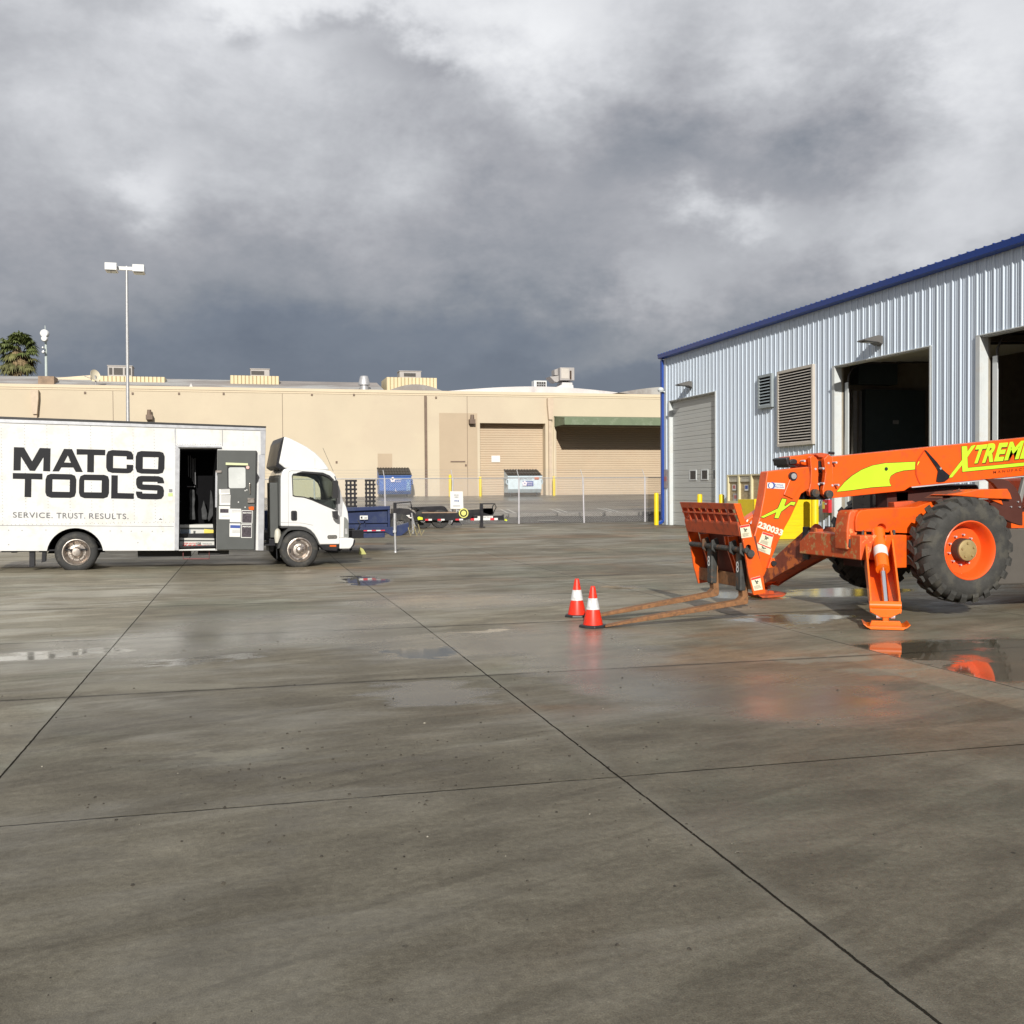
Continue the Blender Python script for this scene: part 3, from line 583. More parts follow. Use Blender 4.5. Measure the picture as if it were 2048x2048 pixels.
for (x, z) in ((15.021,6.280), (-6.003,6.366)):
    b = MB(); b.box(x-.2, x+.2, FY-.45, FY-.02, z-.2, z+.1); b.cyl((x, FY-.3, z+.1), (x, FY-.3, z+.42), .15, .12); L = b.build('flood_light', BROWN, FB)
# roofs behind the parapet
b = MB()
def vault(bm, x0, x1, zc, rise, y0=70.4, y1=84):
    pts = [(x0+(x1-x0)*i/14, zc+rise*sin(pi*i/14)) for i in range(15)]; bm.prism(pts+[(x1, zc-.6), (x0, zc-.6)], y0, y1)
b.prism([(70.3, zp-.2), (77, zp+1.30), (84, zp+1.35), (84, zp-.5), (70.3, zp-.5)], -24, (9.385,8.933)[0], 'x')
vault(b, (8.997,8.927)[0], (13.553,9.006)[0], zp-.05, .62); vault(b, (25.215,8.962)[0], 36, zp+.1, .65)
b.build('roof', ROOF, FB)
b = MB(); vault(b, (13.553,9.006)[0], (26.845,8.990)[0], zp+.15, .42); vault(b, (11.179,8.965)[0], (13.872,9.012)[0], zp+.15, .70, 74, 84); b.build('white_roof', ROOFW, FB)
b = MB(); b.prism([(-3.617,8.400),(-3.496,8.658),(-3.390,8.404)], 71, 71.4); b.build('roof_vent', ROOFW, FB)
# rooftop things
def screen(q, y, label):
    (x0, z1), (x1, _), z0 = q[0], q[1], q[2][1]
    t = MB(); n = max(6, int((x1-x0)/.25)); pts = []
    for i in range(n):
        a = x0+(x1-x0)*i/n; s = (x1-x0)/n; pts += [(a, y), (a+s*.12, y-.10), (a+s*.88, y-.10), (a+s, y)]
    pts += [(x1, y+3), (x0, y+3)]; t.prism(pts, z0-.9, z1, 'z'); t.build('roof_screen', CORR, label=label, cat='roof screen', group='corrugated screens on the warehouse roof')
screen([(-10.116,9.426),(-5.401,9.501),(-5.406,9.153)], 75, 'widest cream corrugated roof screen, behind the satellite dish')
screen([(-1.074,9.638),(2.252,9.655),(2.247,9.196)], 75, 'middle cream corrugated roof screen with small grey unit above it')
screen([(9.849,9.729),(13.540,9.739),(13.534,9.087)], 75, 'cream corrugated roof screen nearest the mushroom roof vent')
def unit(q, y, dpt, label, panels):
    (x0, z1), (x1, z0) = q; u = thing('rooftop_unit', label, 'air conditioner', ((x0+x1)/2, y, z0-.5)); b = MB(); b.box(x0, x1, y, y+dpt, z0-.6, z1); b.box(x0-.04, x1+.04, y-.04, y+dpt, z1, z1+.06); b.build('casing', HVAC, u, bevel=.02)
    b = MB()
    for a, c in panels: b.box(x0+(x1-x0)*a, x0+(x1-x0)*c, y-.02, y-.005, z0+.05, z1-.12)
    b.build('grille', HVACD, u)
unit([(-9.216,10.227),(-7.627,9.583)], 76, 1.4, 'dark-grilled rooftop unit just right of the light pole', [(.06,.19),(.25,.62),(.70,.95)])
unit([(0.308,10.215),(1.626,9.770)], 76, 1.2, 'grey rooftop unit above the middle corrugated screen', [(.04,.72)])
unit([(10.945,10.287),(12.539,9.864)], 76, 1.2, 'rooftop unit with dark grille above the screen nearest the vent', [(.2,.75)])
u = thing('condenser_unit', 'white condenser with square grille standing at the roof edge', 'air conditioner', ((20.171,8.348)[0], 70.6, 8.2))
q = [(19.706,9.230),(20.634,9.247),(20.628,8.356),(19.891,9.137),(20.547,9.150),(20.543,8.395)]; b = MB(); b.box(q[0][0], q[1][0], 70.6, 71.3, q[2][1]-.1, q[0][1]); b.build('casing', WHITE2, u, bevel=.02)
b = MB(); b.box(q[3][0], q[4][0], 70.585, 70.597, q[5][1], q[3][1]); gr = b.build('grille', HVACD, u)
b = MB()
for i in (1, 2, 3): xx = q[3][0]+(q[4][0]-q[3][0])*i/4; b.box(xx-.015, xx+.015, 70.57, 70.583, q[5][1], q[3][1]); zz = q[5][1]+(q[3][1]-q[5][1])*i/4; b.box(q[3][0], q[4][0], 70.55, 70.568, zz-.015, zz+.015)
b.build('guard_bars', GALV, gr)
p = [(19.145,8.528),(19.715,8.592)]; b = MB(); b.tube([(p[0][0], 70.8, p[0][1]), (p[1][0], 70.8, p[1][1])], .05); b.build('hose', BLACK, u)
u = thing('swamp_cooler', 'boxy beige evaporative cooler on a white tapered curb, tallest thing on the roof', 'cooler', ((22.848,8.838)[0], 73, 8.0))
q = [(22.366,10.494),(23.472,10.490),(23.467,9.548),(22.440,10.411),(23.033,9.668),(23.096,10.254),(23.236,9.615)]; b = MB(); b.box(q[0][0], q[1][0], 73, 75, q[2][1], q[0][1]); b.build('casing', HVAC, u, bevel=.03)
b = MB(); b.box(q[3][0], q[4][0], 72.97, 72.99, q[4][1], q[3][1]); b.build('access_panel', LOUV, u)
b = MB(); b.box(q[5][0], q[5][0]+.1, 72.97, 72.99, q[6][1], q[5][1]); b.box(q[6][0]-.1, q[6][0], 72.97, 72.99, q[6][1], q[5][1]); b.build('slots', BROWN, u)
b = MB(); b.prism([(22.043,8.819),(22.074,9.005),(22.463,9.211),(23.392,9.228),(23.435,8.843)], 73.1, 74.8); b.prism([(22.616,9.434),(23.397,9.448),(23.396,9.248),(22.585,9.233)], 73.3, 74.6); b.build('curb', ROOFW, u)
b = MB(); b.prism([(21.692,9.841),(21.931,9.860),(22.470,9.928),(22.468,9.613),(22.257,9.437),(22.048,9.491)], 73.4, 74.6); b.prism([(22.114,10.372),(22.535,10.524),(22.531,9.979),(22.126,9.971)], 73.6, 74.4); b.build('duct_elbow', HVAC, u)
x, z = (8.011,9.040); b = MB(); z0 = z-.75; b.lathe([(0,0),(.30,0),(.30,.62),(.42,.64),(.42,.70),(.29,1.20),(.24,1.27),(0,1.30)], (x, 73, z0), (0,0,1), 20); b.build('roof_ventilator', GALV, smooth=True, label='bare metal mushroom-shaped vent on the warehouse roof', cat='roof vent')
x, z = (-9.491,9.145); u = thing('satellite_dish', 'pale round satellite dish tilted on the warehouse roof edge', 'satellite dish', (x, 72, 8.1))
b = MB(); b.lathe([(0,.08),(.16,.06),(.32,.01),(.39,-.03),(.39,-.01),(.32,.04),(.15,.09),(0,.11)], (x, 72, z), (-.72, .62, -.25), 24); b.build('dish', mat('dish_cream', (.66,.60,.46), .6), u, smooth=True)
b = MB(); b.tube([(x, 72, z), (x+.05, 72.1, z-.9)], .05); b.tube([(x, 72, z-.3), (x-.6, 71.6, z-.1)], .02); b.build('mount', GALV, u)
x0 = (-13.110,9.039); x1 = (-12.148,9.058); b = MB(); b.box(x0[0], x1[0], 73, 74.5, x0[1]-1, x0[1]+.1); b.build('roof_hatch', mat('hatch_brown', (.26,.18,.12), .7, var=.3, scale=3), label='low brown roof hatch at the foot of the antenna mast', cat='roof hatch')
q = [(-12.649,9.286),(-10.269,9.530),(-10.256,9.213),(-12.651,9.168)]; b = MB(); b.prism([q[0], q[1], q[2], (q[3][0], q[3][1])], 75.6, 78); b.build('lean_to_roof', CREAML, label='thin cream sloping roof strip left of the satellite dish', cat='roof strip')
# ================================================================ FENCE
FE = thing('chain_link_fence', 'galvanised chain-link fence with barbed-wire arms between the yard and the parking lot', 'fence', (8, 45.6, 0))
xs = [18.1-3.06*i for i in range(16)]; ztop = 2.08; fx0, fx1 = xs[-1], 19.2
for i, x in enumerate(xs):
    b = MB(); lean = .10*sin(i*1.7); b.cyl((x+lean*.5, 45.6, -.05), (x, 45.6, ztop+.02), .036, n=8); b.build('post', GALVW, FE)
    b = MB(); b.tube([(x, 45.6, ztop), (x-.04, 45.83, ztop+.38)], .016, 5); b.build('wire_arm', GALV, FE)
b = MB(); b.cyl((fx0, 45.6, ztop), (fx1, 45.6, ztop), .022, n=6); b.build('top_rail', GALV, FE)
b = MB()
for k in (.33, .66, 1.): b.tube([(fx0+i*3.06, 45.6+.23*k, ztop+.38*k) for i in range(16)], .004, 3)
b.build('barbed_wire', GALV, FE)
b = MB(); pit = .085; h = ztop-.02; n = int((fx1-fx0)/pit)
for i in range(-int(h/pit), n):
    for sgn in (1, -1):
        x0 = fx0+i*pit; za, zc = 0, h; xa, xb = (x0, x0+h) if sgn > 0 else (x0+h, x0)
        lo, hi = max(fx0, min(fx1, xa)), max(fx0, min(fx1, xb))
        if abs(lo-hi) < .02: continue
        z0 = (lo-xa)/(xb-xa)*h; z1 = (hi-xa)/(xb-xa)*h; w_ = .0045
        v = b.vs([(lo-w_, 45.6, z0+.02), (lo+w_, 45.6, z0+.02), (hi+w_, 45.6, z1+.02), (hi-w_, 45.6, z1+.02)]); b.bm.faces.new(v)
b.build('mesh', GALV, FE, recalc=False)
# sign board standing before the fence
q = [(8.595,1.503),(9.165,1.494),(9.190,0.725),(8.607,0.736)]
SG = thing('sign_board', 'white rectangular notice with a blue arrow standing behind the flat black trailer', 'sign', (q[3][0], 44.6, 0))
b = MB(); b.prism(q, 44.6, 44.63); b.build('board', PAPER, SG)
b = MB(); b.cyl(((q[2][0]+q[3][0])/2, 44.66, 0), ((q[0][0]+q[1][0])/2, 44.66, q[0][1]-.05), .03); b.build('stake', GALV, SG)
r = [(8.772,1.308),(8.977,1.307),(8.773,1.363),(8.785,1.227),(8.966,1.225),(8.786,1.271),(8.770,1.063),(8.929,1.062),(8.770,1.104),(8.940,1.133),(8.940,1.021),(9.002,1.078),(8.720,0.877),(9.039,0.873),(9.039,0.846),(8.720,0.849)]
b = MB(); b.curve(text='RETURN', fit=(r[0], r[1], r[2]), d=44.585, bold=.02); b.curve(text='HERE', fit=(r[3], r[4], r[5]), d=44.585, bold=.02); b.flat(r[12:16], 44.585); b.build('lettering', GREYTX, SG)
b = MB(); b.flat([r[6], r[7], (r[7][0], r[8][1]), r[8]], 44.585); b.flat([r[9], r[10], r[11]], 44.585); b.build('arrow', mat('arrow_blue', (.10,.16,.36), .5), SG)
# wheel stops along the lot edge
for i in range(14):
    x = 20.4-i*2.42; b = MB(); b.prism([(47.60, .20), (47.62, .40), (47.68, .44), (47.80, .44), (47.86, .40), (47.88, .20)], x-1.12, x+1.12, 'x')
    b.build('wheel_stop', CONW, label=('first second third fourth fifth sixth seventh eighth ninth tenth eleventh twelfth thirteenth fourteenth'.split()[i])+' concrete wheel stop behind the fence, counting leftwards from the metal building', cat='wheel stop', group='concrete wheel stops in a row behind the fence')
x, y = 13.6, 46.5; b = MB(); b.lathe([(0,.03),(.5,.025),(.52,0)], (x, y, .10), (0,0,1), 20); b.build('utility_cover', CONW, label='round pale utility cover on the soil strip behind the fence', cat='manhole cover')
# ================================================================ BOLLARDS
def bollard(x, y, z, h, r, label, group='yellow bollards along the metal building'):
    b = MB(); b.lathe([(0,0),(r,0),(r,h-.06),(r*.92,h-.02),(r*.6,h),(0,h+.004)], (x, y, z), (0,0,1), 20); return b.build('bollard', YEL, smooth=True, label=label, cat='bollard', group=group)
bollard(16.95, 41.4, 0, 1.38, .10, 'full-length yellow bollard at the far corner of the metal building, beside the blue downpipe')

bollard(16.9, 36.9, 0, 1.34, .10, 'yellow bollard in front of the closed grey door, left of the two there')
bollard(16.9, 35.0, 0, 1.34, .10, 'yellow bollard at the right jamb of the closed grey door')
bollard(16.9, 26.2, 0, 1.40, .10, 'yellow bollard glimpsed under the boom at the left jamb of the open bay')
bollard(16.9, 23.9, 0, 1.36, .10, 'round-topped yellow bollard standing in the middle of the open bay behind the boom')
bollard((16.352,0.217)[0], 27.6, 0, 1.5, .11, 'yellow bollard against the yellow board box')
for p, l in (((15.469,1.106), 'yellow post at the left jamb of the first cream roll-up door'), ((20.732,1.121), 'yellow post beside the downspout between the two roll-up doors'), ((13.362,1.315), 'yellow post behind the white sign board, left of the roll-up doors')):
    bollard(p[0], 69.3, 1.08, 1.35 if 'sign' not in l else 1.5, .10, l, 'yellow posts at the cream warehouse')
# ================================================================ DUMPSTERS
def dumpster(q, y, m, lid, label, dep, side):
    x0, x1, z0, z1, zl = q; u = thing('dumpster', label, 'dumpster', ((x0+x1)/2, y, z0-.15)); w_ = x1-x0
    b = MB(); b.prism([(y+.25, z0), (y, z0+.25), (y, z1), (y+dep, z1+(zl-z1)*1.0), (y+dep, z0)], x0, x1, 'x'); body = b.build('body', m, u, bevel=.02)
    b = MB(); b.box(x0-.04, x1+.04, y-.05, y+.02, z1-.10, z1)
    for k in range(5): xx = x0+w_*(k+.5)/5
    b.build('rim', m, u)
    b = MB(); n = 12; pts = []
    for i in range(n): a = x0-.03+(w_+.06)*i/n; s = (w_+.06)/n; pts += [(a, 0), (a+s*.2, .04), (a+s*.7, .04), (a+s*.9, 0)]
    for (a, h), (c, h2) in zip(pts, pts[1:]+[(x1+.03, 0)]): b.poly([(a, y-.06, z1+.02+h), (c, y-.06, z1+.02+h2), (c, y+dep+.02, zl+.03+h2), (a, y+dep+.02, zl+.03+h)])
    b.box(x0-.03, x1+.03, y-.06, y-.03, z1-.02, z1+.03); b.build('lid', BLACK, u)
    for xx, s in ((x0, -1), (x1, 1)):
        b = MB(); zz = (z0+z1)/2+.1; b.box(min(xx, xx+s*.12), max(xx, xx+s*.12), y+.1, y+.5, zz-.12, zz-.06); b.box(min(xx, xx+s*.12), max(xx, xx+s*.12), y+.1, y+.5, zz+.18, zz+.24); b.box(min(xx+s*.08, xx+s*.12), max(xx+s*.08, xx+s*.12), y+.1, y+.5, zz-.12, zz+.24); b.build('fork_pocket', m, u)
    for xx in (x0+.25, x1-.25):
        b = MB(); b.cyl((xx-.04, y+.35, z0-.08), (xx+.04, y+.35, z0-.08), .09); b.build('caster', RUBBER, u)
    return u, y-.002
q = [(8.438,1.229),(10.564,1.184),(8.469,2.459),(10.427,2.892)]
U1, yy = dumpster((q[0][0], q[1][0], q[0][1]+.05, q[2][1]+.1, q[3][1]+.12), 68.4, DUMPB, None, 'blue dumpster with black lid and chalky graffiti against the cream wall', 1.1, 1)
r = [(9.489,2.221),(9.916,2.219),(9.490,2.304),(9.529,2.084),(9.859,2.082),(9.529,2.147),(9.319,2.250),(9.482,1.481),(9.606,1.480),(9.483,1.659),(10.241,1.503),(10.448,1.502),(10.248,2.232)]
b = MB(); b.curve(text='REPUBLIC', fit=(r[0], r[1], r[2]), d=68.33, bold=.02); b.curve(text='SERVICES', fit=(r[3], r[4], r[5]), d=68.33, bold=.01)
cx_, cz_ = r[6]
for k in range(5): b.flat(arc(cx_+.11*cos(radians(90+72*k)), cz_+.11*sin(radians(90+72*k)), .075, 0, 330, 10), 68.33-.002*k)
b.curve(text='L', fit=(r[7], r[8], r[9]), d=68.33); b.build('lettering', mat('faded_pink_white', (.72,.66,.70), .6), U1)
b = MB(); b.curve(text='S2NC', fit=(r[11], (r[11][0], r[12][1]), r[10]), d=68.33); b.build('graffiti', mat('graffiti_pale', (.30,.50,.66), .6), U1)
q = [(17.512,1.316),(19.526,1.300),(17.520,2.387),(19.058,2.879)]
U2, yy = dumpster((q[0][0]-.35, q[1][0], q[0][1], q[2][1]+.1, q[3][1]), 68.2, DUMPG, None, 'pale blue-white dumpster with blue logo panel before the left roll-up door', 1.2, 1)
r = [(18.165,2.110),(18.917,2.106),(18.915,1.780),(18.162,1.784),(18.455,1.960),(18.862,1.958),(18.455,2.034),(18.508,1.827),(18.815,1.825),(18.508,1.901),(17.844,2.200),(18.802,2.196),(17.845,2.348),(18.995,2.232),(19.319,2.231),(19.320,2.379),(18.996,2.380),(18.301,1.946)]
b = MB(); b.flat(r[0:4], 68.12); lp = b.build('logo_panel', BLUEP, U2)
b = MB(); b.curve(text='REPUBLIC', fit=(r[4], r[5], r[6]), d=68.11, bold=.02); b.curve(text='SERVICES', fit=(r[7], r[8], r[9]), d=68.11); cx_, cz_ = r[17]
for k in range(5): b.flat(arc(cx_+.11*cos(radians(90+72*k)), cz_+.11*sin(radians(90+72*k)), .07, 0, 330, 10), 68.11-.002*k)
b.build('logo_lettering', mat('logo_white', (.8,.7,.74), .6), lp)
b = MB(); b.curve(text='RECYCLE', fit=(r[10], r[11], r[12]), d=68.12); b.build('lettering', GREYTX, U2); b = MB(); b.flat(r[13:17], 68.12); b.build('orange_label', AMBER, U2)
# ================================================================ LIGHT POLE
q = [(-5.655,11.147),(-5.174,11.157),(-5.179,10.841),(-5.660,10.832),(-4.565,11.124),(-4.078,11.116),(-4.094,10.817),(-4.569,10.820),(-4.819,11.088),(-4.913,4.585)]
xp = q[8][0]; LP = thing('light_pole', 'tall grey parking lot light pole with two box heads rising behind the white truck', 'light pole', (q[9][0], 46.5, 0))
b = MB(); b.cyl((q[9][0]+.02, 46.5, 0), (xp, 46.5, q[8][1]), .085, .055, n=14); b.build('pole', GALV, LP, smooth=True)
b = MB(); b.box(q[1][0], q[4][0], 46.44, 46.56, (q[0][1]+q[3][1])/2-.07, (q[0][1]+q[3][1])/2+.07); b.build('crossarm', WHITE2, LP)
for a, c in ((0, 2), (4, 6)):
    b = MB(); b.box(q[a][0], q[c][0], 46.15, 46.85, q[c][1], q[a][1]); L = b.build('lamp_head', WHITE2, LP, bevel=.02); b = MB(); b.box(q[a][0]+.06, q[c][0]-.06, 46.22, 46.78, q[c][1]-.02, q[c][1]-.004); b.build('lens', GLASSD, L)
# ================================================================ ANTENNA MAST
AY = 120.
AM = thing('antenna_mast', 'thin pale antenna mast with white round dishes beyond the warehouse roof, beside the palm', 'antenna', ((-20.778,14.184)[0], AY, 0))
q = [(-20.781,13.951),(-20.713,17.588),(-20.767,19.401),(-20.753,18.456),(-20.754,17.915),(-20.874,16.501),(-20.902,16.964)]
b = MB(); b.cyl((q[0][0], AY, -.4), (q[1][0], AY, q[1][1]), .22, .12, 8); b.cyl((q[1][0], AY, q[1][1]), (q[2][0], AY, q[2][1]), .10, .03, 8); b.build('mast', mat('mast_grey', (.50,.56,.54), .5), AM)
for i, r in ((3, .45), (4, .34), (5, .15), (6, .10)):
    b = MB(); x, z = q[i]; b.lathe([(0,-.25),(r*.8,-.22),(r,-.1),(r,.2),(0,.25)], (x, AY-.5, z), (.1,1,0), 22); b.build('dish', WHITE2, AM, smooth=True)
# ================================================================ PALM
PY = 112.
xt, zt_ = (-21.921,16.001); _, zb_ = (-21.961,13.543)
PA = thing('palm_tree', 'fan palm with a green crown and brown hanging skirt beyond the warehouse roof', 'palm tree', (xt, PY, 0))
b = MB(); b.tube([(xt, PY, -.4), (xt-.1, PY, 5), (xt+.02, PY, zt_)], [.42, .30, .26], 10); b.build('trunk', TRUNK, PA, smooth=True)
def fronds(n, e0, e1, Lf, droop, seed, fan=1.0):
    rnd = random.Random(seed); b = MB()
    for i in range(n):
        a = rnd.uniform(0, 2*pi); e = radians(rnd.uniform(e0, e1)); L = Lf*rnd.uniform(.75, 1.15); d = Vector((cos(a)*cos(e), sin(a)*cos(e), sin(e)))
        o = Vector((xt+.15*cos(a), PY+.15*sin(a), zt_+rnd.uniform(-.5, .4) - (0 if e > 0 else rnd.uniform(0, 1.3)))); tip = o+d*L; tip.z -= droop*.25*L
        side = d.cross(Vector((0,0,1))).normalized(); up = side.cross(d)
        w0 = side*.025; b.poly([o-w0, o+w0, tip+w0, tip-w0])
        for k in range(17):
            f = radians(-115+230*k/16); dd = (d*cos(f)+side*sin(f)*1.0+up*.12*sin(3*f)).normalized(); l = rnd.uniform(.75, 1.15)*fan*(1.0-.25*abs(f)/2)
            m_ = tip+dd*l*.55; m_.z -= droop*.10*l; e_ = tip+dd*l; e_.z -= droop*(.45+.4*rnd.random())*l; s_ = dd.cross(up).normalized()*.095
            b.poly([tip, m_-s_, e_, m_+s_])
    return b
fronds(52, -12, 85, 1.12, .8, 1, 1.0).build('crown', FROND, PA, recalc=False)
fronds(30, -40, -8, 1.15, .9, 2, .95).build('lower_fronds', mat('palm_olive', (.13,.13,.045), .7, var=.45, scale=1.2), PA, recalc=False)
fronds(54, -68, -35, .95, .8, 3, .75).build('dead_skirt', DEADF, PA, recalc=False)
# ================================================================ WHITE TOOL TRUCK (local frame: u forward, w away from the camera, z up)
TA = radians(5.6); TO = (-3.317, 22.077, 0)
TM = Matrix.Translation(TO) @ Matrix.Rotation(TA, 4, 'Z')
def T_(): return MB(TM)
TR = thing('step_van_truck', 'long white box truck with black lettering, open side doorway and charcoal door swung forward', 'truck', TO, TA)
BW = 2.32
body = T_().prism([(-1.685,3.063), (3.720,2.922), (3.644,0.339), (-1.729,0.469)], -.03, BW).build('body', WHITE, TR, bevel=.012)
c, rad = (-0.018,0.379), .52
q = [(1.985,2.463),(2.737,2.468),(2.687,0.375),(1.937,0.395)]
cut(body, T_().prism([(c[0]-rad*1.02, 0), *arc(c[0], c[1]-.02, rad, 180, 0, 20), (c[0]+rad*1.02, 0)], -.2, .75),
    T_().prism([q[0], q[1], (q[2][0], q[2][1]-.0), (q[3][0], q[3][1]-.0)], -.2, 2.0))
b = T_(); b.prism([(c[0]-rad*1.05, .36), *arc(c[0], c[1]-.02, rad*.995, 176, 4, 20), (c[0]+rad*1.05, .36)], .45, .5); b.build('wheel_well', DARKIN, TR)
b = T_(); b.prism([(-1.702,3.075), (3.726,2.948), (3.725,2.920), (-1.703,3.031)], -.06, BW+.03); b.build('roof_edge', BLACK, TR)
b = T_(); b.prism([(-1.684,3.026), (3.718,2.911), (3.718,2.853), (-1.685,2.954)], -.05, -.032); b.build('top_rail', ALU, TR, bevel=.005)
b = T_(); b.prism([(3.610,2.907),(3.722,2.855),(3.705,2.354),(3.609,2.354)], -.042, -.031); b.prism([(3.567,2.354),(3.701,2.350),(3.642,0.333),(3.532,0.336)], -.05, -.031); b.build('corner_post', ALU, TR, bevel=.006)
b = T_(); b.prism([(1.885,2.853),(1.918,2.885),(1.913,2.536),(1.961,2.526),(1.989,2.469),(1.940,0.391),(1.859,0.387),(1.905,2.525)], -.042, -.031); b.prism([(1.965,2.536),(2.803,2.522),(2.803,2.492),(1.957,2.494)], -.10, -.031); b.build('door_surround', ALU, TR)
b = T_()
p = [(-1.354,0.969),(1.852,0.880),(1.852,0.871),(-1.354,0.960)]; b.flat([(p[0][0]-.35, p[0][1]), p[1], p[2], (p[3][0]-.35, p[3][1])], -.034)
p = [(2.833,2.854),(2.843,2.854),(2.839,2.522),(2.829,2.522)]; b.flat(p, -.034)
b.build('panel_seam', GREYTX, TR)
b = T_()    # rivet lines
cols = [(-1.306,2.923)[0], (-0.893,2.910)[0], (-0.495,2.907)[0], (-0.096,2.903)[0], (0.302,2.899)[0], (0.699,2.895)[0], (1.095,2.891)[0], (1.497,2.887)[0], (1.903,2.873)[0], (3.254,2.633)[0]]
def riv(u, z, r=.008): b.flat([(u+r*cos(k*pi/3), z+r*sin(k*pi/3)) for k in range(6)], -.0345)
for i, u in enumerate(cols):
    z = .98 if i < 9 else 2.55
    while z < 2.93: riv(u, z); z += .062
u = cols[0]
while u < cols[-2]: riv(u, .965); u += .075
p = [(1.946,2.558),(2.815,2.543)]; u = p[0][0]
while u < p[1][0]: riv(u, p[0][1]); u += .05
for p in [(-1.205,0.860),(-0.968,0.851),(-0.541,0.850),(0.227,0.821),(0.636,0.807),(0.842,0.803),(1.032,0.795),(1.233,0.787),(1.434,0.783),(1.637,0.773),(-1.210,0.580),(1.156,0.560)]: riv(p[0], p[1], .012)
b.build('rivets', mat('rivet_grey', (.30,.30,.30), .5), TR)
L = -.0365
b = T_()
for sp in [
  [[(-1.086,2.476),(-0.908,2.472),(-0.768,2.201),(-0.627,2.464),(-0.433,2.456),(-0.448,2.004),(-0.574,2.010),(-0.561,2.286),(-0.720,2.014),(-0.813,2.018),(-0.965,2.294),(-0.975,2.023),(-1.102,2.023)]],
  [[(-0.190,2.448),(-0.044,2.445),(0.147,1.990),(0.016,1.994),(-0.027,2.080),(-0.245,2.083),(-0.289,2.004),(-0.407,2.004)], [(-0.194,2.180),(-0.069,2.174),(-0.123,2.320)]],
  [[(0.040,2.446),(0.570,2.434),(0.565,2.325),(0.359,2.328),(0.350,1.984),(0.227,1.990),(0.236,2.337),(0.039,2.336)]],
  [[(0.696,2.431),(0.983,2.421),(1.059,2.399),(1.094,2.331),(1.093,2.240),(0.966,2.244),(0.967,2.306),(0.715,2.314),(0.708,2.070),(0.964,2.061),(0.965,2.138),(1.091,2.132),(1.086,2.032),(1.040,1.978),(0.977,1.964),(0.689,1.974),(0.609,2.003),(0.580,2.080),(0.587,2.329),(0.620,2.406)]],
  [[(1.247,2.415),(1.595,2.405),(1.668,2.382),(1.695,2.305),(1.686,2.061),(1.653,1.973),(1.570,1.950),(1.240,1.958),(1.158,1.989),(1.132,2.071),(1.141,2.302),(1.173,2.390)], [(1.276,2.293),(1.575,2.289),(1.562,2.047),(1.269,2.055)]],
  [[(-1.114,1.973),(-0.587,1.961),(-0.589,1.845),(-0.785,1.853),(-0.796,1.499),(-0.915,1.504),(-0.901,1.855),(-1.116,1.861)]],
  [[(-0.437,1.957),(-0.064,1.947),(0.001,1.918),(0.026,1.842),(0.015,1.586),(-0.013,1.505),(-0.088,1.479),(-0.444,1.486),(-0.518,1.519),(-0.541,1.590),(-0.534,1.844),(-0.506,1.925)], [(-0.408,1.848),(-0.092,1.839),(-0.100,1.596),(-0.417,1.605)]],
  [[(0.173,1.941),(0.545,1.933),(0.613,1.904),(0.633,1.831),(0.626,1.572),(0.598,1.490),(0.520,1.461),(0.166,1.471),(0.093,1.504),(0.069,1.576),(0.077,1.833),(0.102,1.909)], [(0.171,1.831),(0.495,1.822),(0.487,1.582),(0.164,1.589)]],
  [[(0.676,1.927),(0.796,1.922),(0.787,1.570),(1.094,1.558),(1.091,1.446),(0.663,1.460)]],
  [[(1.239,1.912),(1.569,1.905),(1.652,1.872),(1.675,1.798),(1.675,1.759),(1.549,1.759),(1.546,1.788),(1.265,1.793),(1.261,1.741),(1.283,1.737),(1.576,1.724),(1.650,1.690),(1.673,1.612),(1.665,1.505),(1.618,1.443),(1.535,1.432),(1.233,1.441),(1.160,1.471),(1.134,1.548),(1.135,1.597),(1.253,1.592),(1.256,1.557),(1.537,1.549),(1.541,1.613),(1.235,1.629),(1.163,1.664),(1.137,1.742),(1.142,1.848),(1.175,1.896)]]]:
    b.curve(splines=sp, d=L)
b.build('company_lettering', LETTER, TR, recalc=False)
b = T_()
for tx, f in (('SERVICE.', [(-1.125,1.105),(-0.416,1.082),(-1.123,1.213)]), ('TRUST.', [(-0.347,1.077),(0.178,1.063),(-0.345,1.188)]), ('RESULTS.', [(0.248,1.060),(0.985,1.040),(0.250,1.170)])):
    b.curve(text=tx, fit=f, d=L, spacing=1.12, bold=.006)
b.build('slogan_lettering', mat('slogan_grey', (.13,.13,.14), .5), TR, recalc=False)
p = [(1.769,1.641),(1.834,1.640),(1.834,1.578),(1.768,1.578),(1.753,1.559),(1.839,1.558),(1.837,1.402),(1.751,1.403),(1.752,1.494),(1.838,1.494)]
b = T_(); b.flat(p[0:4], L); b.build('door_tag', GREYTX, TR); b = T_(); b.flat([p[4], p[5], p[9], p[8]], L); b.build('green_tag', mat('tag_green', (.50,.62,.25), .5), TR); b = T_(); b.flat([(p[8][0], p[8][1]-.004), (p[9][0], p[9][1]-.004), p[6], p[7]], L); b.build('pale_tag', PAPER, TR)
p = [(1.536,1.126),(1.656,1.120),(1.651,0.974),(1.529,0.980),(1.561,1.018),(1.635,1.017),(1.598,1.047)]; b = T_(); b.flat(p[0:4], -.036); hat = b.build('fuel_flap', WHITE2, TR); b = T_(); b.flat([p[4], p[5], p[6]], -.038); b.build('latch', BLACK, hat)
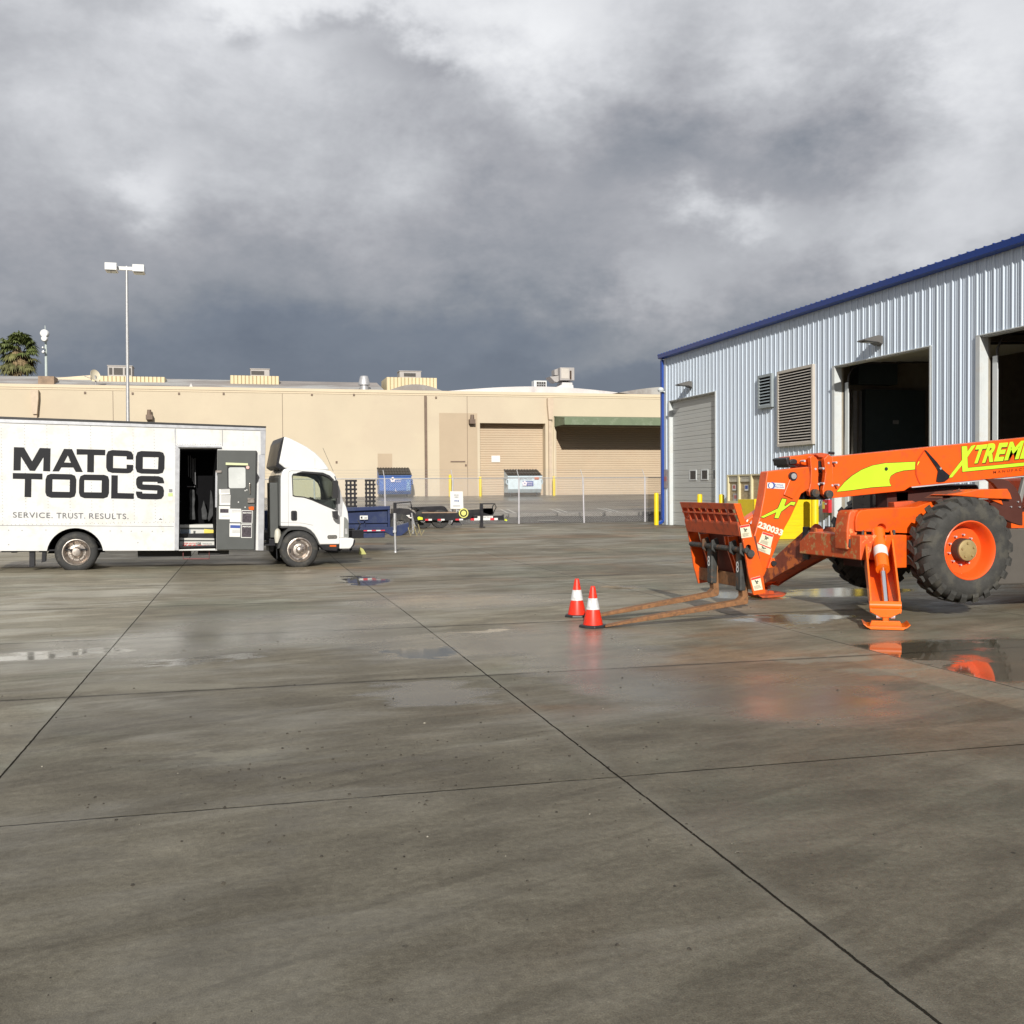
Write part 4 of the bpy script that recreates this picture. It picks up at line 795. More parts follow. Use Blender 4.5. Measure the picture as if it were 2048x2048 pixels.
# doorway interior and steps
b = T_(); b.prism([(q[3][0]+.01, q[3][1]+.02), (q[2][0]-.01, q[2][1]+.02), (q[1][0]-.01, q[1][1]-.01), (q[0][0]+.01, q[0][1]-.01)], 1.05, 1.07); b.build('added_doorway_dark_sheet', DARKIN, TR)  # added near-black sheet keeps the inside of the doorway dark
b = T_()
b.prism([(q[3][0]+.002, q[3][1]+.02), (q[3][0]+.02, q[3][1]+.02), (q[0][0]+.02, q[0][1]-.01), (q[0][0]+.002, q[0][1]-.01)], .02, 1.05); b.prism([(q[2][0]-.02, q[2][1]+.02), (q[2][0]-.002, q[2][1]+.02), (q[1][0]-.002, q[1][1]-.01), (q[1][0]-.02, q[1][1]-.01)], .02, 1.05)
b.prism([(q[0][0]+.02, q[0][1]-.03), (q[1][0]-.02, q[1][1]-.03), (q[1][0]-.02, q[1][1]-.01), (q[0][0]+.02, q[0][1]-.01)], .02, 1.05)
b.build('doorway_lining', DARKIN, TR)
r = [(1.950,0.620),(2.712,0.594),(2.709,0.349),(1.940,0.369)]; r2 = [(1.976,0.898),(2.739,0.884),(2.735,0.588),(1.961,0.611)]
b = T_(); b.prism([(q[3][0]+.02, q[3][1]+.005), (q[2][0]-.02, q[2][1]+.005), (q[2][0]-.02, r[1][1]), (q[3][0]+.02, r[0][1])], .30, .62); b.prism([(q[3][0]+.02, r[1][1]), (q[2][0]-.02, r[1][1]), (q[2][0]-.02, r2[1][1]), (q[3][0]+.02, r2[1][1])], .62, 1.0)
b.box(q[3][0]+.02, q[2][0]-.02, .0, .30, q[3][1]-.03, q[3][1]+.003)
b.build('entry_steps', mat('step_white', (.60,.60,.57), .5, var=.06), TR)
s1 = .296; s2 = .616
p = [(1.972,0.584),(2.693,0.567),(2.693,0.535),(1.972,0.552)]; b = T_(); b.flat(p, s1); p = [(2.000,0.829),(2.727,0.810),(2.726,0.774),(2.000,0.791)]; b.flat(p, s2); b.build('step_tread_strip', CHAR, TR)
p = [(2.000,0.783),(2.209,0.779),(2.201,0.633),(1.998,0.635)]; b = T_()
for k in range(6): z1 = p[0][1]+(p[3][1]-p[0][1])*(k+.1)/6; z0 = p[0][1]+(p[3][1]-p[0][1])*(k+.75)/6; b.flat([(p[0][0], z0), (p[1][0], z0), (p[1][0], z1), (p[0][0], z1)], s2)
b.build('printed_lines', mat('print_blue', (.10,.17,.28), .5), TR)
p = [(2.498,0.786),(2.705,0.752),(2.690,0.645),(2.486,0.671),(2.485,0.790),(2.715,0.763),(2.698,0.627),(2.478,0.655)]; b = T_(); b.flat(p[4:8], .612); b.flat(p[0:4], .609); lb = b.build('yellow_label', YELP, TR)
p = [(2.266,0.755),(2.311,0.749),(2.302,0.686),(2.265,0.698)]; b = T_(); b.flat(p, .612); b.build('small_picture', CHAR, TR)
f = [(1.991,0.419),(2.534,0.401),(2.035,0.480),(2.025,0.491),(2.293,0.482),(2.036,0.523),(2.428,0.481),(2.616,0.474),(2.429,0.503)]
b = T_(); b.curve(text='THE FUTURE', fit=f[0:3], d=.292, bold=.035); b.curve(text='STEP INTO', fit=f[3:6], d=.292, bold=.01); b.build('red_slogan', RED, TR, recalc=False)
b = T_(); b.curve(text='TOOLBOXES', fit=f[6:9], d=.292, bold=.01)
p = [(2.553,0.459),(2.576,0.431),(2.547,0.402),(2.558,0.402),(2.589,0.431),(2.564,0.459)]
for k in range(3): b.flat([(a[0]+k*.028, a[1]) for a in p], .292)
b.build('grey_slogan', GREYTX, TR, recalc=False)
# things just inside the doorway
p = [(2.215,1.636),(2.310,1.625),(2.322,1.426),(2.305,1.271),(2.322,0.983),(2.196,0.985),(2.211,1.338),(2.196,1.515)]; b = T_(); b.prism(p, .8, .92); b.prism([(2.501,1.401),(2.572,1.111),(2.559,0.978),(2.463,0.979),(2.449,1.202)], .85, .93); b.prism([(2.643,1.623),(2.674,1.555),(2.712,1.198),(2.700,1.087),(2.602,0.933),(2.575,1.000),(2.616,1.200)], .84, .95); b.build('hanging_jackets', mat('dark_cloth', (.05,.052,.055), .9, var=.5, scale=8), TR, bevel=.02)
b = T_(); p = [(2.161,1.703),(2.326,1.702),(2.326,1.683),(2.161,1.684)]; b.flat(p, .9)
for x in (225, 240, 262, 275, 290): pass
p = [(2.197,2.356),(2.240,2.357),(2.275,2.312),(2.302,2.290),(2.334,2.302)]
for i, (u, z) in enumerate(p): b.box(u-.008, u+.008, .9, .91, z-.45-.03*i, z)
b.build('hanging_tools', mat('dull_grey', (.12,.12,.13), .5), TR)
b = T_(); p = [(2.691,2.008),(2.729,2.008),(2.708,1.255),(2.675,1.256)]; b.prism(p, .0, .05)
for y in (700, 795, 885): pass
b.build('door_bracket', ALU, TR)
# charcoal door
dr = T_().prism([(2.736,2.437),(3.509,2.433),(3.443,0.359),(2.687,0.379)], -.10, -.055).build('side_door', CHAR, TR, bevel=.008)
p = [(3.509,2.433),(3.525,2.421),(3.458,0.354),(3.443,0.359)]; T_().prism(p, -.10, -.04).build('door_edge', BLACK, dr)
p0 = (2.919,2.119); p1 = (3.289,1.644); T_().flat([(p0[0], p1[1]), (p1[0], p1[1]), (p1[0], p0[1]), (p0[0], p0[1])], -.102).build('window_gasket', BLACK, dr)
p0 = (2.945,2.083); p1 = (3.286,1.650); T_().flat(rrect(p0[0], p1[1], p1[0], p0[1], .04), -.104).build('window', mat('door_glass', (.55,.57,.56), .25), dr)
T_().prism([(2.890,2.182),(3.336,2.167),(3.339,2.122),(2.889,2.132)], -.125, -.102).build('window_header', mat('pale_lime', (.62,.66,.40), .5), dr)
pp = [((365,660),(575,655),(580,760),(370,768)), ((375,772),(590,770),(583,970),(375,968)), ((365,985),(582,987),(575,1243),(365,1240))]
b = T_(); b.flat([(2.747,1.632),(2.965,1.636),(2.969,1.523),(2.751,1.516)], -.1045); b.flat([(2.756,1.512),(2.979,1.512),(2.969,1.297),(2.753,1.302)], -.1035); b.flat([(2.743,1.284),(2.968,1.279),(2.957,1.004),(2.739,1.011)], -.1035); b.flat([(2.965,1.227),(3.189,1.219),(3.180,0.939),(2.957,0.946)], -.1045); b.flat([(2.951,0.921),(3.172,0.914),(3.161,0.633),(2.945,0.642)], -.1035); b.flat([(3.199,1.192),(3.423,1.183),(3.412,0.907),(3.191,0.915)], -.1035); b.flat([(3.187,0.901),(3.406,0.893),(3.397,0.608),(3.180,0.617)], -.1035)
nt = b.build('paper_notices', PAPER, dr)
b = T_(); b.flat([(3.210,1.176),(3.409,1.169),(3.399,0.922),(3.203,0.930)], -.1055); b.flat([(3.199,0.886),(3.395,0.881),(3.387,0.623),(3.192,0.631)], -.1055); b.flat([(2.766,1.225),(2.936,1.220),(2.933,1.139),(2.765,1.143)], -.1055); b.build('poster_print', mat('poster_dark', (.05,.04,.05), .5, var=.6, scale=30), nt)
b = T_(); b.flat([(2.966,0.886),(3.167,0.876),(3.163,0.815),(2.963,0.824)], -.1055); b.build('poster_blue', BLUEP, nt)
b = T_()
for (x0, x1, y0, n, dy) in ((392, 560, 680, 4, 20), (392, 570, 800, 8, 20), (395, 550, 1215, 1, 14), (600, 770, 1105, 2, 30), (600, 760, 1500, 3, 24)):
    for k in range(n):
        y_ = y0+k*dy
        h0 = (x0-365)/210*.0; b.flat([((2.382,2.336)[0]+(x-0)/9.658*(2.392,2.336)[0]-(2.382,2.336)[0]*(x-0)/9.658, (2.382,2.336)[1]+(yy2)/9.658*((2.382,2.326)[1]-(2.382,2.336)[1])) for x, yy2 in ((x0,y_),(x1,y_),(x1,y_+6),(x0,y_+6))], -.107)
b.build('notice_text', GREYTX, nt)
b = T_(); b.curve(text='MATCO', fit=[(3.225,1.121),(3.398,1.117),(3.225,1.150)], d=-.107, bold=.05); b.curve(text='MATCO', fit=[(3.216,0.835),(3.384,0.830),(3.216,0.864)], d=-.107, bold=.05); b.build('poster_lettering', PAPER, nt, recalc=False)
(u, z) = (3.331,2.081); T_().flat([(u+.036*cos(k*pi/4+pi/8), z+.036*sin(k*pi/4+pi/8)) for k in range(8)], -.1265).build('round_sticker', mat('sticker_pink', (.75,.45,.42), .5), dr)
b = T_(); p = [(3.364,1.752),(3.363,1.649),(3.372,1.519),(3.318,1.444),(3.459,1.340)]; b.cyl((p[0][0], -.15, p[0][1]), (p[2][0], -.13, p[2][1]), .018, .006); b.box(p[3][0], p[4][0], -.14, -.102, p[4][1], p[3][1]); b.build('door_latch', CHROME, dr, bevel=.01)
for p in [(3.136,1.360),(3.275,1.598),(3.310,1.612),(3.270,1.252)]: pass
b = T_()
for p in [(3.136,1.360),(3.275,1.598),(3.310,1.612),(3.270,1.252)]: b.flat(arc(p[0], p[1], .013, 0, 330, 10), -.1035)
b.build('bolt_heads', PAPER, dr)
b = T_(); b.prism([(3.336,1.255),(3.405,1.270),(3.447,1.259),(3.446,1.194),(3.393,1.189),(3.346,1.206)], -.125, -.103); b.build('orange_tag', AMBER, dr)
b = T_(); p = [(2.685,2.017),(2.803,1.974)]; b.box(p[0][0], p[1][0], -.13, -.10, p[1][1], p[0][1]); b.build('hinge_arm', CHROME, dr)
T_().flat([(3.519,1.984),(3.581,1.865),(3.516,1.741)], -.052).build('door_stop', BLACK, TR)
# chassis
b = T_(); z1 = .55
b.box(-1.3, 5.9, .55, .70, .52, .70); b.box(-1.3, 5.9, 1.55, 1.70, .52, .70); b.box(-1.35, 3.9, .05, 2.2, .43, .46)
for u in (-1.2, -.7, 1.0, 2.3, 3.4): b.box(u, u+.1, .3, 2.0, .40, .52)
b.build('chassis_rails', BLACKP, TR)
b = T_(); b.box(1.15, 2.2, .25, .75, .24, .44); b.box(2.35, 2.95, .12, .60, .26, .44); b.cyl((.35, .9, .42), (3.6, 1.1, .42), .06); b.cyl((0, .3, .40), (0, 2.0, .40), .09); b.cyl((4.39, .3, .38), (4.39, 2.0, .36), .07); b.cyl((0, 1.1, .40), (0, 1.35, .40), .24, .2); b.build('underbody', mat('grimy_black', (.03,.03,.03), .7, var=.3), TR)
b = T_(); p = [(2.034,0.316),(2.032,0.199),(2.548,0.184),(2.550,0.302),(2.037,0.242)]; b.tube([(p[0][0], .1, p[0][1]+.06), (p[1][0], .1, p[1][1]), (p[2][0], .1, p[2][1]), (p[3][0], .1, p[3][1]+.06)], .014, 6); b.build('fold_step', mat('faded_red_step', (.20,.07,.07), .6), TR)
for p in ([(-0.854,0.447),(-0.761,0.445),(-0.766,0.131),(-0.859,0.134)], [(-0.622,0.432),(-0.553,0.430),(-0.567,0.222),(-0.640,0.206)]):
    T_().prism(p, .05, .30).build('mud_flap', BLACKP, TR)
# wheels
def truckwheel(u, z, rear):
    wr = .405; t = thing_part = None
    M = T_(); prof = [(.235,.06),(.25,-.0),(.29,-.015),(.35,-.012),(.385,.01),(.402,.05),(.405,.11),(.402,.17),(.385,.21),(.35,.23),(.24,.23)]
    M.lathe([(r*z/.405 if False else r, h) for r, h in prof], (u, 0, z), (0,1,0), 44); wh = M.build('wheel', RUBBER, TR, smooth=True)
    M = T_()
    if rear: pr = [(.252,-.004),(.262,-.018),(.250,-.02),(.225,.005),(.205,.07),(.17,.11),(.125,.115),(.10,.10),(.09,.02),(.075,-.01),(0,-.02)]
    else: pr = [(.250,-.002),(.262,-.018),(.245,-.022),(.228,.005),(.215,.03),(.185,.035),(.16,.01),(.135,-.02),(.085,-.03),(.075,-.055),(.05,-.075),(0,-.08)]
    M.lathe(pr, (u, 0, z), (0,1,0), 36); rim = M.build('wheel_cover', CHROME, TR, smooth=True); rim.parent = wh
    M = T_()
    for k in range(6 if not rear else 8):
        a = 2*pi*k/(6 if not rear else 8)+.3; R = .112 if not rear else .15; y0 = -.02 if not rear else .112
        M.cyl((u+R*cos(a), y0+.01, z+R*sin(a)), (u+R*cos(a), y0-.035, z+R*sin(a)), .016, .010, 8)
    nuts = M.build('lug_nuts', CHROME, TR); nuts.parent = wh
    M = T_()
    for k in range(4):
        a = 2*pi*k/4+.78*0+.1; R = .197; M.poly([(u+R*cos(a+d)*s, .02, z+R*sin(a+d)*s) for d, s in ((-.22,.97),(.22,.97),(.22,1.08),(-.22,1.08))])
    if not rear: M.build('wheel_slots', BLACK, TR).parent = wh
    else: M.bm.free()
    if rear: M = T_(); M.lathe([(.24,.30),(.36,.29),(.405,.34),(.405,.46),(.36,.5),(.24,.5)], (u, 0, z), (0,1,0), 36); M.build('inner_tyre', RUBBER, TR, smooth=True).parent = wh
c = (0.002,0.396); truckwheel(c[0], c[1], True)
c2 = (4.400,0.324); truckwheel(c2[0], c2[1]+.003, False)
for cc in (c, c2):
    M = T_(); M.lathe([(.0,2.25),(.36,2.25),(.405,2.2),(.405,2.02),(.36,1.98),(0,1.98)], (cc[0], 0, cc[1]), (0,1,0), 32); M.build('far_wheel', RUBBER, TR, smooth=True)
# cab
CW0, CW1 = .05, 2.02
cabp = [(4.029,1.858),(4.049,1.965),(4.099,2.047),(4.189,2.072),(4.516,2.060),(4.947,2.033),(5.097,2.005),(5.181,1.941),(5.238,1.803),(5.295,1.602),(5.348,1.374),(5.418,1.238),(5.455,1.111),(5.471,0.959),(5.470,0.557),(5.270,0.559),(5.265,0.421),(4.838,0.426),(4.797,0.528),(4.732,0.646),(4.650,0.736),(4.551,0.795),(4.436,0.822),(4.017,0.835)]
cab = T_().prism(cabp, CW0, CW1).build('cab', WHITE2, TR, bevel=.045, seg=3)
inner = [(4.073,1.890),(4.123,1.989),(4.221,2.022),(4.947,1.988),(5.113,1.938),(5.179,1.804),(5.244,1.568),(5.284,1.383),(5.280,1.047),(4.835,0.970),(4.062,0.983)]
gasket = [(4.260,1.906),(4.289,1.953),(4.384,1.964),(4.614,1.962),(4.913,1.930),(5.062,1.868),(5.154,1.779),(5.203,1.653),(5.218,1.501),(5.214,1.165),(5.155,1.169),(4.939,1.261),(4.674,1.381),(4.509,1.437),(4.321,1.456),(4.272,1.476)]
hole = [(4.280,1.890),(4.305,1.926),(4.400,1.938),(4.614,1.936),(4.904,1.905),(5.045,1.844),(5.132,1.757),(5.181,1.644),(5.194,1.501),(5.191,1.196),(5.139,1.200),(4.947,1.286),(4.682,1.406),(4.515,1.461),(4.332,1.479),(4.290,1.496)]
cut(cab, T_().prism(inner, CW0+.06, CW1-.06), T_().prism(hole, -.5, 3.0))
b = T_(); b.curve(splines=[gasket, hole], d=CW0-.004); b.curve(splines=[gasket, hole], d=CW1+.004); b.build('window_gasket', BLACK, TR, recalc=False)
T_().flat(hole, CW0+.02).build('side_glass', GLASS, TR); T_().flat(hole, CW1-.02).build('side_glass', GLASS, TR)
b = T_(); ws = [(5.189,1.904),(5.243,1.778),(5.298,1.585),(5.343,1.382)]; ws2 = [(a+.012, z) for a, z in ws]
b.poly([(ws2[0][0], CW0+.1, ws2[0][1]), (ws2[0][0], CW1-.1, ws2[0][1]), (ws2[3][0], CW1-.1, ws2[3][1]), (ws2[3][0], CW0+.1, ws2[3][1])]); b.build('windscreen', BLACK, TR)
b = T_(); ar = [(4.351,1.964),(4.483,2.005),(4.913,1.975),(5.063,1.913),(5.154,1.821),(5.125,1.795),(5.029,1.868),(4.904,1.925),(4.614,1.952)]; b.prism(ar, CW0-.05, CW0-.006); b.build('rain_visor', BLACK, TR, bevel=.006)
b = T_(); p = [(5.185,1.720),(5.235,1.719),(5.341,1.383),(5.312,1.030),(5.278,1.030),(5.230,1.216)]; b.prism(p, CW0-.015, CW0-.003); b.build('pillar_trim', GALV, TR)
ps = [(4.188,1.956),(4.174,0.832),(4.192,1.956),(4.179,0.832),(5.275,1.030),(5.270,0.559),(5.277,0.559),(5.282,1.030)]
b = T_(); b.flat([ps[0], ps[1], ps[3], ps[2]], CW0-.002); b.flat(ps[4:8], CW0-.002); p = [(4.188,1.956),(4.204,1.997),(4.254,2.019),(4.467,2.014),(4.466,2.007),(4.253,2.011),(4.211,1.992),(4.192,1.956)]; b.flat(p, CW0-.002); b.flat([(4.021,0.921),(4.175,0.911),(4.454,0.900),(4.701,0.847),(4.698,0.840),(4.454,0.893),(4.175,0.905),(4.021,0.914)], CW0-.002); b.build('door_gap', GREYTX, TR)
INT = mat('cab_interior', (.035,.036,.038), .8, var=.2)
b = T_(); p = [(4.173,1.458),(4.357,1.473),(4.385,0.980),(4.167,0.984)]; b.prism([(4.151,1.729),(4.260,1.728),(4.385,0.963),(4.142,0.967)], .35, .85); b.prism([(4.151,1.729),(4.260,1.728),(4.385,0.963),(4.142,0.967)], 1.2, 1.75); b.prism([(4.344,1.139),(4.778,1.133),(4.776,0.965),(4.342,0.972)], .3, 1.8); b.build('seats', INT, TR, bevel=.03)
b = T_(); b.prism([(4.855,1.219),(4.889,1.286),(5.075,1.384),(5.277,1.365),(5.290,0.977),(4.852,0.975)], CW0+.08, CW1-.08); b.build('dashboard', INT, TR, bevel=.02)
b = T_(); p = (4.897,1.332); b.lathe([(.19,-.015),(.215,0),(.19,.015),(.175,0),(.19,-.015)], (p[0], .62, p[1]), (.5,0,.8), 24); b.build('steering_wheel', BLACK, TR, smooth=True)
b = T_(); b.prism([(5.094,1.803),(5.182,1.802),(5.202,1.777),(5.202,1.435),(5.181,1.419),(5.084,1.420),(5.073,1.453)], -.22, -.10); b.tube([((5.179,1.887)[0], CW0, (5.179,1.887)[1]), ((5.170,1.803)[0], -.16, (5.170,1.803)[1]), ((5.163,1.133)[0], -.14, (5.163,1.133)[1])], .012); b.prism([(5.086,1.145),(5.195,1.143),(5.196,0.968),(5.151,0.972),(5.097,1.011)], -.18, -.06); b.build('wing_mirror', BLACK, TR, bevel=.02)
b = T_(); p = [(5.256,1.772),(5.320,1.772),(5.316,1.440),(5.252,1.440)]; b.prism(p, 2.12, 2.2); b.build('far_mirror', BLACK, TR, bevel=.02)
p = [(4.234,1.162),(4.358,0.953),(4.258,1.129),(4.335,0.987)]; b = T_(); b.prism(rrect(p[0][0], p[1][1], p[1][0], p[0][1], .03), CW0-.018, CW0-.001); hd = b.build('door_handle', BLACK, TR); b = T_(); b.box(p[2][0]+.02, p[3][0]-.02, CW0-.04, CW0-.022, p[3][1], p[2][1]); b.build('grip', BLACKP, hd)
b = T_(); b.prism([(5.368,1.015),(5.413,0.998),(5.452,0.943),(5.464,0.875),(5.461,0.572),(5.353,0.574)], CW0-.006, CW0+.1); hl = b.build('headlight', mat('lamp_glass', (.22,.23,.22), .15, coat=.6), TR, bevel=.01)
b = T_(); p = [(5.385,0.759),(5.435,0.640)]; b.prism([p[0], (p[1][0], p[0][1]), p[1], (p[0][0], p[1][1])], CW0-.009, CW0-.007); b.build('reflector', GALV, hl)
bp = [(5.266,0.560),(5.534,0.550),(5.588,0.527),(5.605,0.484),(5.583,0.400),(5.523,0.334),(5.463,0.319),(5.260,0.321)]; b = T_(); b.prism(bp, CW0-.03, CW1+.03); b.build('bumper', WHITE2, TR, bevel=.04, seg=3)
bp = [(5.574,0.536),(5.603,0.485),(5.581,0.401),(5.513,0.326),(5.478,0.316),(5.547,0.410),(5.565,0.486)]; b = T_(); b.prism(bp, CW0-.036, CW0-.031); b.build('bumper_edge', BLACKP, TR)
b = T_(); p = [(5.008,0.629),(5.212,0.624),(5.207,0.540),(5.004,0.545)]; pr = rrect(p[3][0], p[3][1], p[1][0], p[1][1], .03); b.prism(pr, CW0-.012, CW0-.001); bd = b.build('badge', mat('badge_dark', (.10,.10,.09), .4), TR); b = T_(); b.curve(text='ECO', fit=[(5.088,0.560),(5.189,0.558),(5.089,0.605)], d=CW0-.014, bold=.02); b.curve(text='HD', fit=[(5.026,0.561),(5.071,0.560),(5.027,0.607)], d=CW0-.014, bold=.02); b.build('badge_lettering', CHROME, bd, recalc=False)
b = T_(); b.prism([(4.834,0.427),(5.258,0.418),(5.241,0.372),(5.209,0.275),(4.925,0.300),(4.855,0.377)], CW0+.0, CW0+.3); b.build('side_step', BLACKP, TR, bevel=.01); b = T_(); b.prism([(5.051,0.410),(5.191,0.407),(5.190,0.371),(5.051,0.375)], CW0-.01, CW0-.001); b.build('side_reflector', AMBER, TR)
cc = (4.408,0.346); fo = [(4.017,0.836),(4.172,0.833),(4.434,0.823),(4.548,0.796),(4.647,0.737),(4.729,0.647),(4.794,0.529),(4.851,0.402),(4.809,0.423),(4.752,0.546),(4.679,0.640),(4.597,0.700),(4.498,0.740),(4.367,0.754),(4.236,0.752),(4.154,0.717),(4.072,0.620),(3.987,0.374),(3.939,0.359),(3.947,0.408),(4.031,0.621),(4.105,0.735),(4.171,0.796),(4.017,0.799)]
b = T_(); b.prism(fo, CW0-.01, CW0+.45); b.build('wheel_arch', mat('arch_black', (.035,.036,.036), .6), TR)
b = T_(); b.prism([(4.052,0.790),(4.257,0.739),(4.772,0.627),(4.904,0.370),(4.903,0.269),(4.046,0.292)], .55, 1.6); b.build('engine_bay', DARKIN, TR)
b = T_(); u0, z0 = (4.029,1.915); u1, z1 = (4.017,0.835); b.prism([(u0-.03, z0-.05), (u0-.005, z0+.02), (u0-.005, z1), (u0-.03, z1)], CW0+.12, CW1-.05); b.box(u0-.20, u0-.03, CW0+.25, CW0+.75, z1-.25, z0-.15); b.build('cab_rear_panel', CHAR, TR, bevel=.012)
fp = [(4.109,2.743),(4.148,2.740),(4.243,2.711),(4.406,2.631),(4.603,2.528),(4.784,2.399),(4.933,2.250),(5.032,2.116),(5.082,2.032),(4.981,2.032),(4.121,2.071),(3.992,2.176)]
fr = T_().prism(fp, .14, 1.92).build('roof_fairing', WHITE2, TR, bevel=.06, seg=3)
b = T_(); p = [(4.101,2.728),(4.122,2.743),(4.005,2.176),(4.127,2.074),(4.117,2.049),(4.045,2.044),(3.958,2.099),(3.946,2.132),(4.046,2.620)]; b.prism(p, .145, 1.915); b.build('fairing_back_shade', BLACKP, TR)  # black panel stands in for the shaded hollow of the open back
b = T_(); p = [(4.765,2.291),(4.773,2.291),(4.771,2.057),(4.762,2.057)]; b.flat(p, .136); b.build('fairing_seam', GALV, TR)
b = T_(); p = [(5.175,2.058),(4.953,2.512)]; b.tube([(p[0][0], .2, p[0][1]-.06), (p[1][0], .2, p[1][1])], .004, 5); b.build('radio_antenna', BLACK, TR)
b = T_(); b.tube([(*(3.981,1.023)[:1], .5, (3.981,1.023)[1]), ((3.967,0.805)[0], .5, (3.967,0.805)[1]), ((3.919,0.671)[0], .5, (3.919,0.671)[1]), ((3.876,0.521)[0], .5, (3.876,0.521)[1])], .055, 10); b.cyl(((3.980,0.939)[0], .5, (3.980,0.939)[1]), ((3.981,1.040)[0], .5, (3.981,1.040)[1]), .09, .07); b.build('air_intake', mat('grey_plastic', (.11,.11,.115), .5), TR, smooth=True)
b = T_(); b.prism([(3.801,0.563),(3.916,0.560),(3.939,0.443),(3.896,0.293),(3.795,0.288)], .3, .9); b.build('battery_box', BLACKP, TR, bevel=.02)
b = T_(); p = (3.982,0.613); b.lathe([(0,-.16),(.06,-.14),(.075,0),(.06,.12),(.03,.16),(0,.17)], (p[0], .3, p[1]), (0,0,1), 14); b.build('washer_tank', mat('tank_white', (.6,.58,.5), .5), TR, smooth=True)
b = T_(); p = [(3.944,0.350),(3.949,0.134)]; b.tube([(p[0][0], .2, p[0][1]), (p[1][0], .2, p[1][1])], .012, 6); b.build('drain_hose', BLACK, TR)
# ================================================================ TRAFFIC CONES
def cone(loc, label, s=1., rz=0):
    u = thing('traffic_cone', label, 'traffic cone', loc, rz, 'traffic cones at the fork tips'); x, y, z = loc; M = Matrix.Translation(loc) @ Matrix.Rotation(rz, 4, 'Z')
    b = MB(M); o = [(.155*s*(1 if i % 2 else .93)*cos(2*pi*i/8+pi/8)*1.06, .155*s*(1 if i % 2 else .93)*sin(2*pi*i/8+pi/8)*1.06) for i in range(8)]
    b.prism(o, 0, .03*s, 'z', [(a*.93, c*.93) for a, c in o]); b.build('base', BLACK, u, bevel=.008)
    H = .46*s; R = lambda h: (.112-.086*h/H)*s
    b = MB(M); b.lathe([(R(.0), .028), (R(.0), .034), (R(.20*s), .20*s)], (0,0,0), (0,0,1), 28); b.lathe([(R(.325*s), .325*s), (R(H-.03), H-.03), (R(H), H-.01), (R(H)*.8, H), (R(H)*.6, H)], (0,0,0), (0,0,1), 28); b.build('cone_body', CONEO, u, smooth=True)
    b = MB(M); b.lathe([(R(.20*s), .20*s), (R(.20*s)+.002, .20*s), (R(.325*s)+.002, .325*s), (R(.325*s), .325*s)], (0,0,0), (0,0,1), 28); b.build('reflective_collar', CONEW, u, smooth=True)
x, y = (3.837,11.293); cone((x, y, 0), 'nearer orange cone with white collar at the tip of the near fork', 1.03, .2)
x, y = (3.963,12.279); cone((x, y, 0), 'farther orange cone with white collar partly behind the other cone', 1.03, .5)
# ================================================================ ORANGE TELEHANDLER (front points to -X)
TH = thing('telehandler', 'orange telescopic forklift with lime decals, rusty forks lowered and outriggers down', 'telehandler', (8.5, 11.8, 0))
# forks
def fork(Y, heel, tip, label=None):
    hx, hz = heel; tx, tz = tip; wd = .115; top = (hx-.05, hz+.62)
    L_ = lambda x: tz+(hz-tz)*(x-tx)/(hx-tx)
    b = MB(); b.prism([(tx, tz+.002), (tx+.02, tz+.020), (tx+.55, L_(tx+.55)+.046), (hx-.12, L_(hx-.12)+.060), (hx-.075, hz+.085), (top[0]-.055+.0, top[1]-.08), (top[0]-.03, top[1]), (top[0]+.015, top[1]), (top[0]+.03, top[1]-.08), (hx+.0, hz+.03), (hx-.012, hz-.0), (hx-.05, L_(hx-.05)-.002), (tx+.55, L_(tx+.55)-.002)], Y-wd/2, Y+wd/2)
    f = b.build('fork', RUST, TH, bevel=.005)
    b = MB(); b.prism([(top[0]-.064, top[1]-.47), (top[0]-.062, top[1]-.02), (top[0]-.03, top[1]+.05), (top[0]+.02, top[1]+.05), (top[0]+.036, top[1]-.02), (top[0]+.020, top[1]-.47)], Y-wd/2-.006, Y+wd/2+.006); b.build('shank_cap', DKSTEEL, f, bevel=.02)
    b = MB(); b.curve(text='8', fit=[(Y+.03, top[1]-.25), (Y-.035, top[1]-.25), (Y+.03, top[1]-.12)], d=top[0]-.066, ax='x', bold=.01); b.build('painted_number', PAPER, f, recalc=False)
nh = (5.705,0.218); nt_ = (3.944,-0.000); fork(11.22, (nh[0]+.03, nh[1]), (nt_[0], .005))
fh = (5.692,0.239); ft = (3.961,-0.000); fork(11.98, (fh[0]+.03, fh[1]), (ft[0], .005))
# carriage
Y0, Y1 = 10.98, 12.55
side = [(5.458,1.409),(5.531,1.410),(5.604,1.194),(5.662,1.135),(5.710,1.010),(5.756,0.837),(5.814,0.667),(5.860,0.357),(5.709,0.339),(5.646,0.565),(5.589,0.904),(5.571,0.978),(5.547,1.153)]
b = MB(); b.prism(side, Y0, Y0+.03)
cut_o = b.build('carriage_side_plate', ORANGE, TH, bevel=.004)
sc = [(5.641,0.935),(5.646,0.776)]; cut(cut_o, MB().prism(arc(sc[0][0], sc[0][1]-.04, .035, 0, 180, 8)+arc(sc[1][0], sc[1][1]+.06, .035, 180, 360, 8), Y0-.1, Y0+.1))
b = MB(); b.prism([(x+.005, z) for x, z in side], Y1-.03, Y1); b.build('carriage_side_plate', ORANGE, TH, bevel=.004)
def cx(z, off=0): # front line of the carriage at height z
    ps_ = [(1.42, side[0][0]), (1.04, side[12][0]), (.80, side[10][0]), (.30, side[8][0])]
    for (za, xa), (zb3, xb) in zip(ps_, ps_[1:]):
        if z >= zb3: return xa+(xb-xa)*(za-z)/(za-zb3)+off
    return ps_[-1][1]+off
zt2 = side[0][1]; zg = (5.532,1.163)[1]; zb3 = (5.554,1.026)[1]
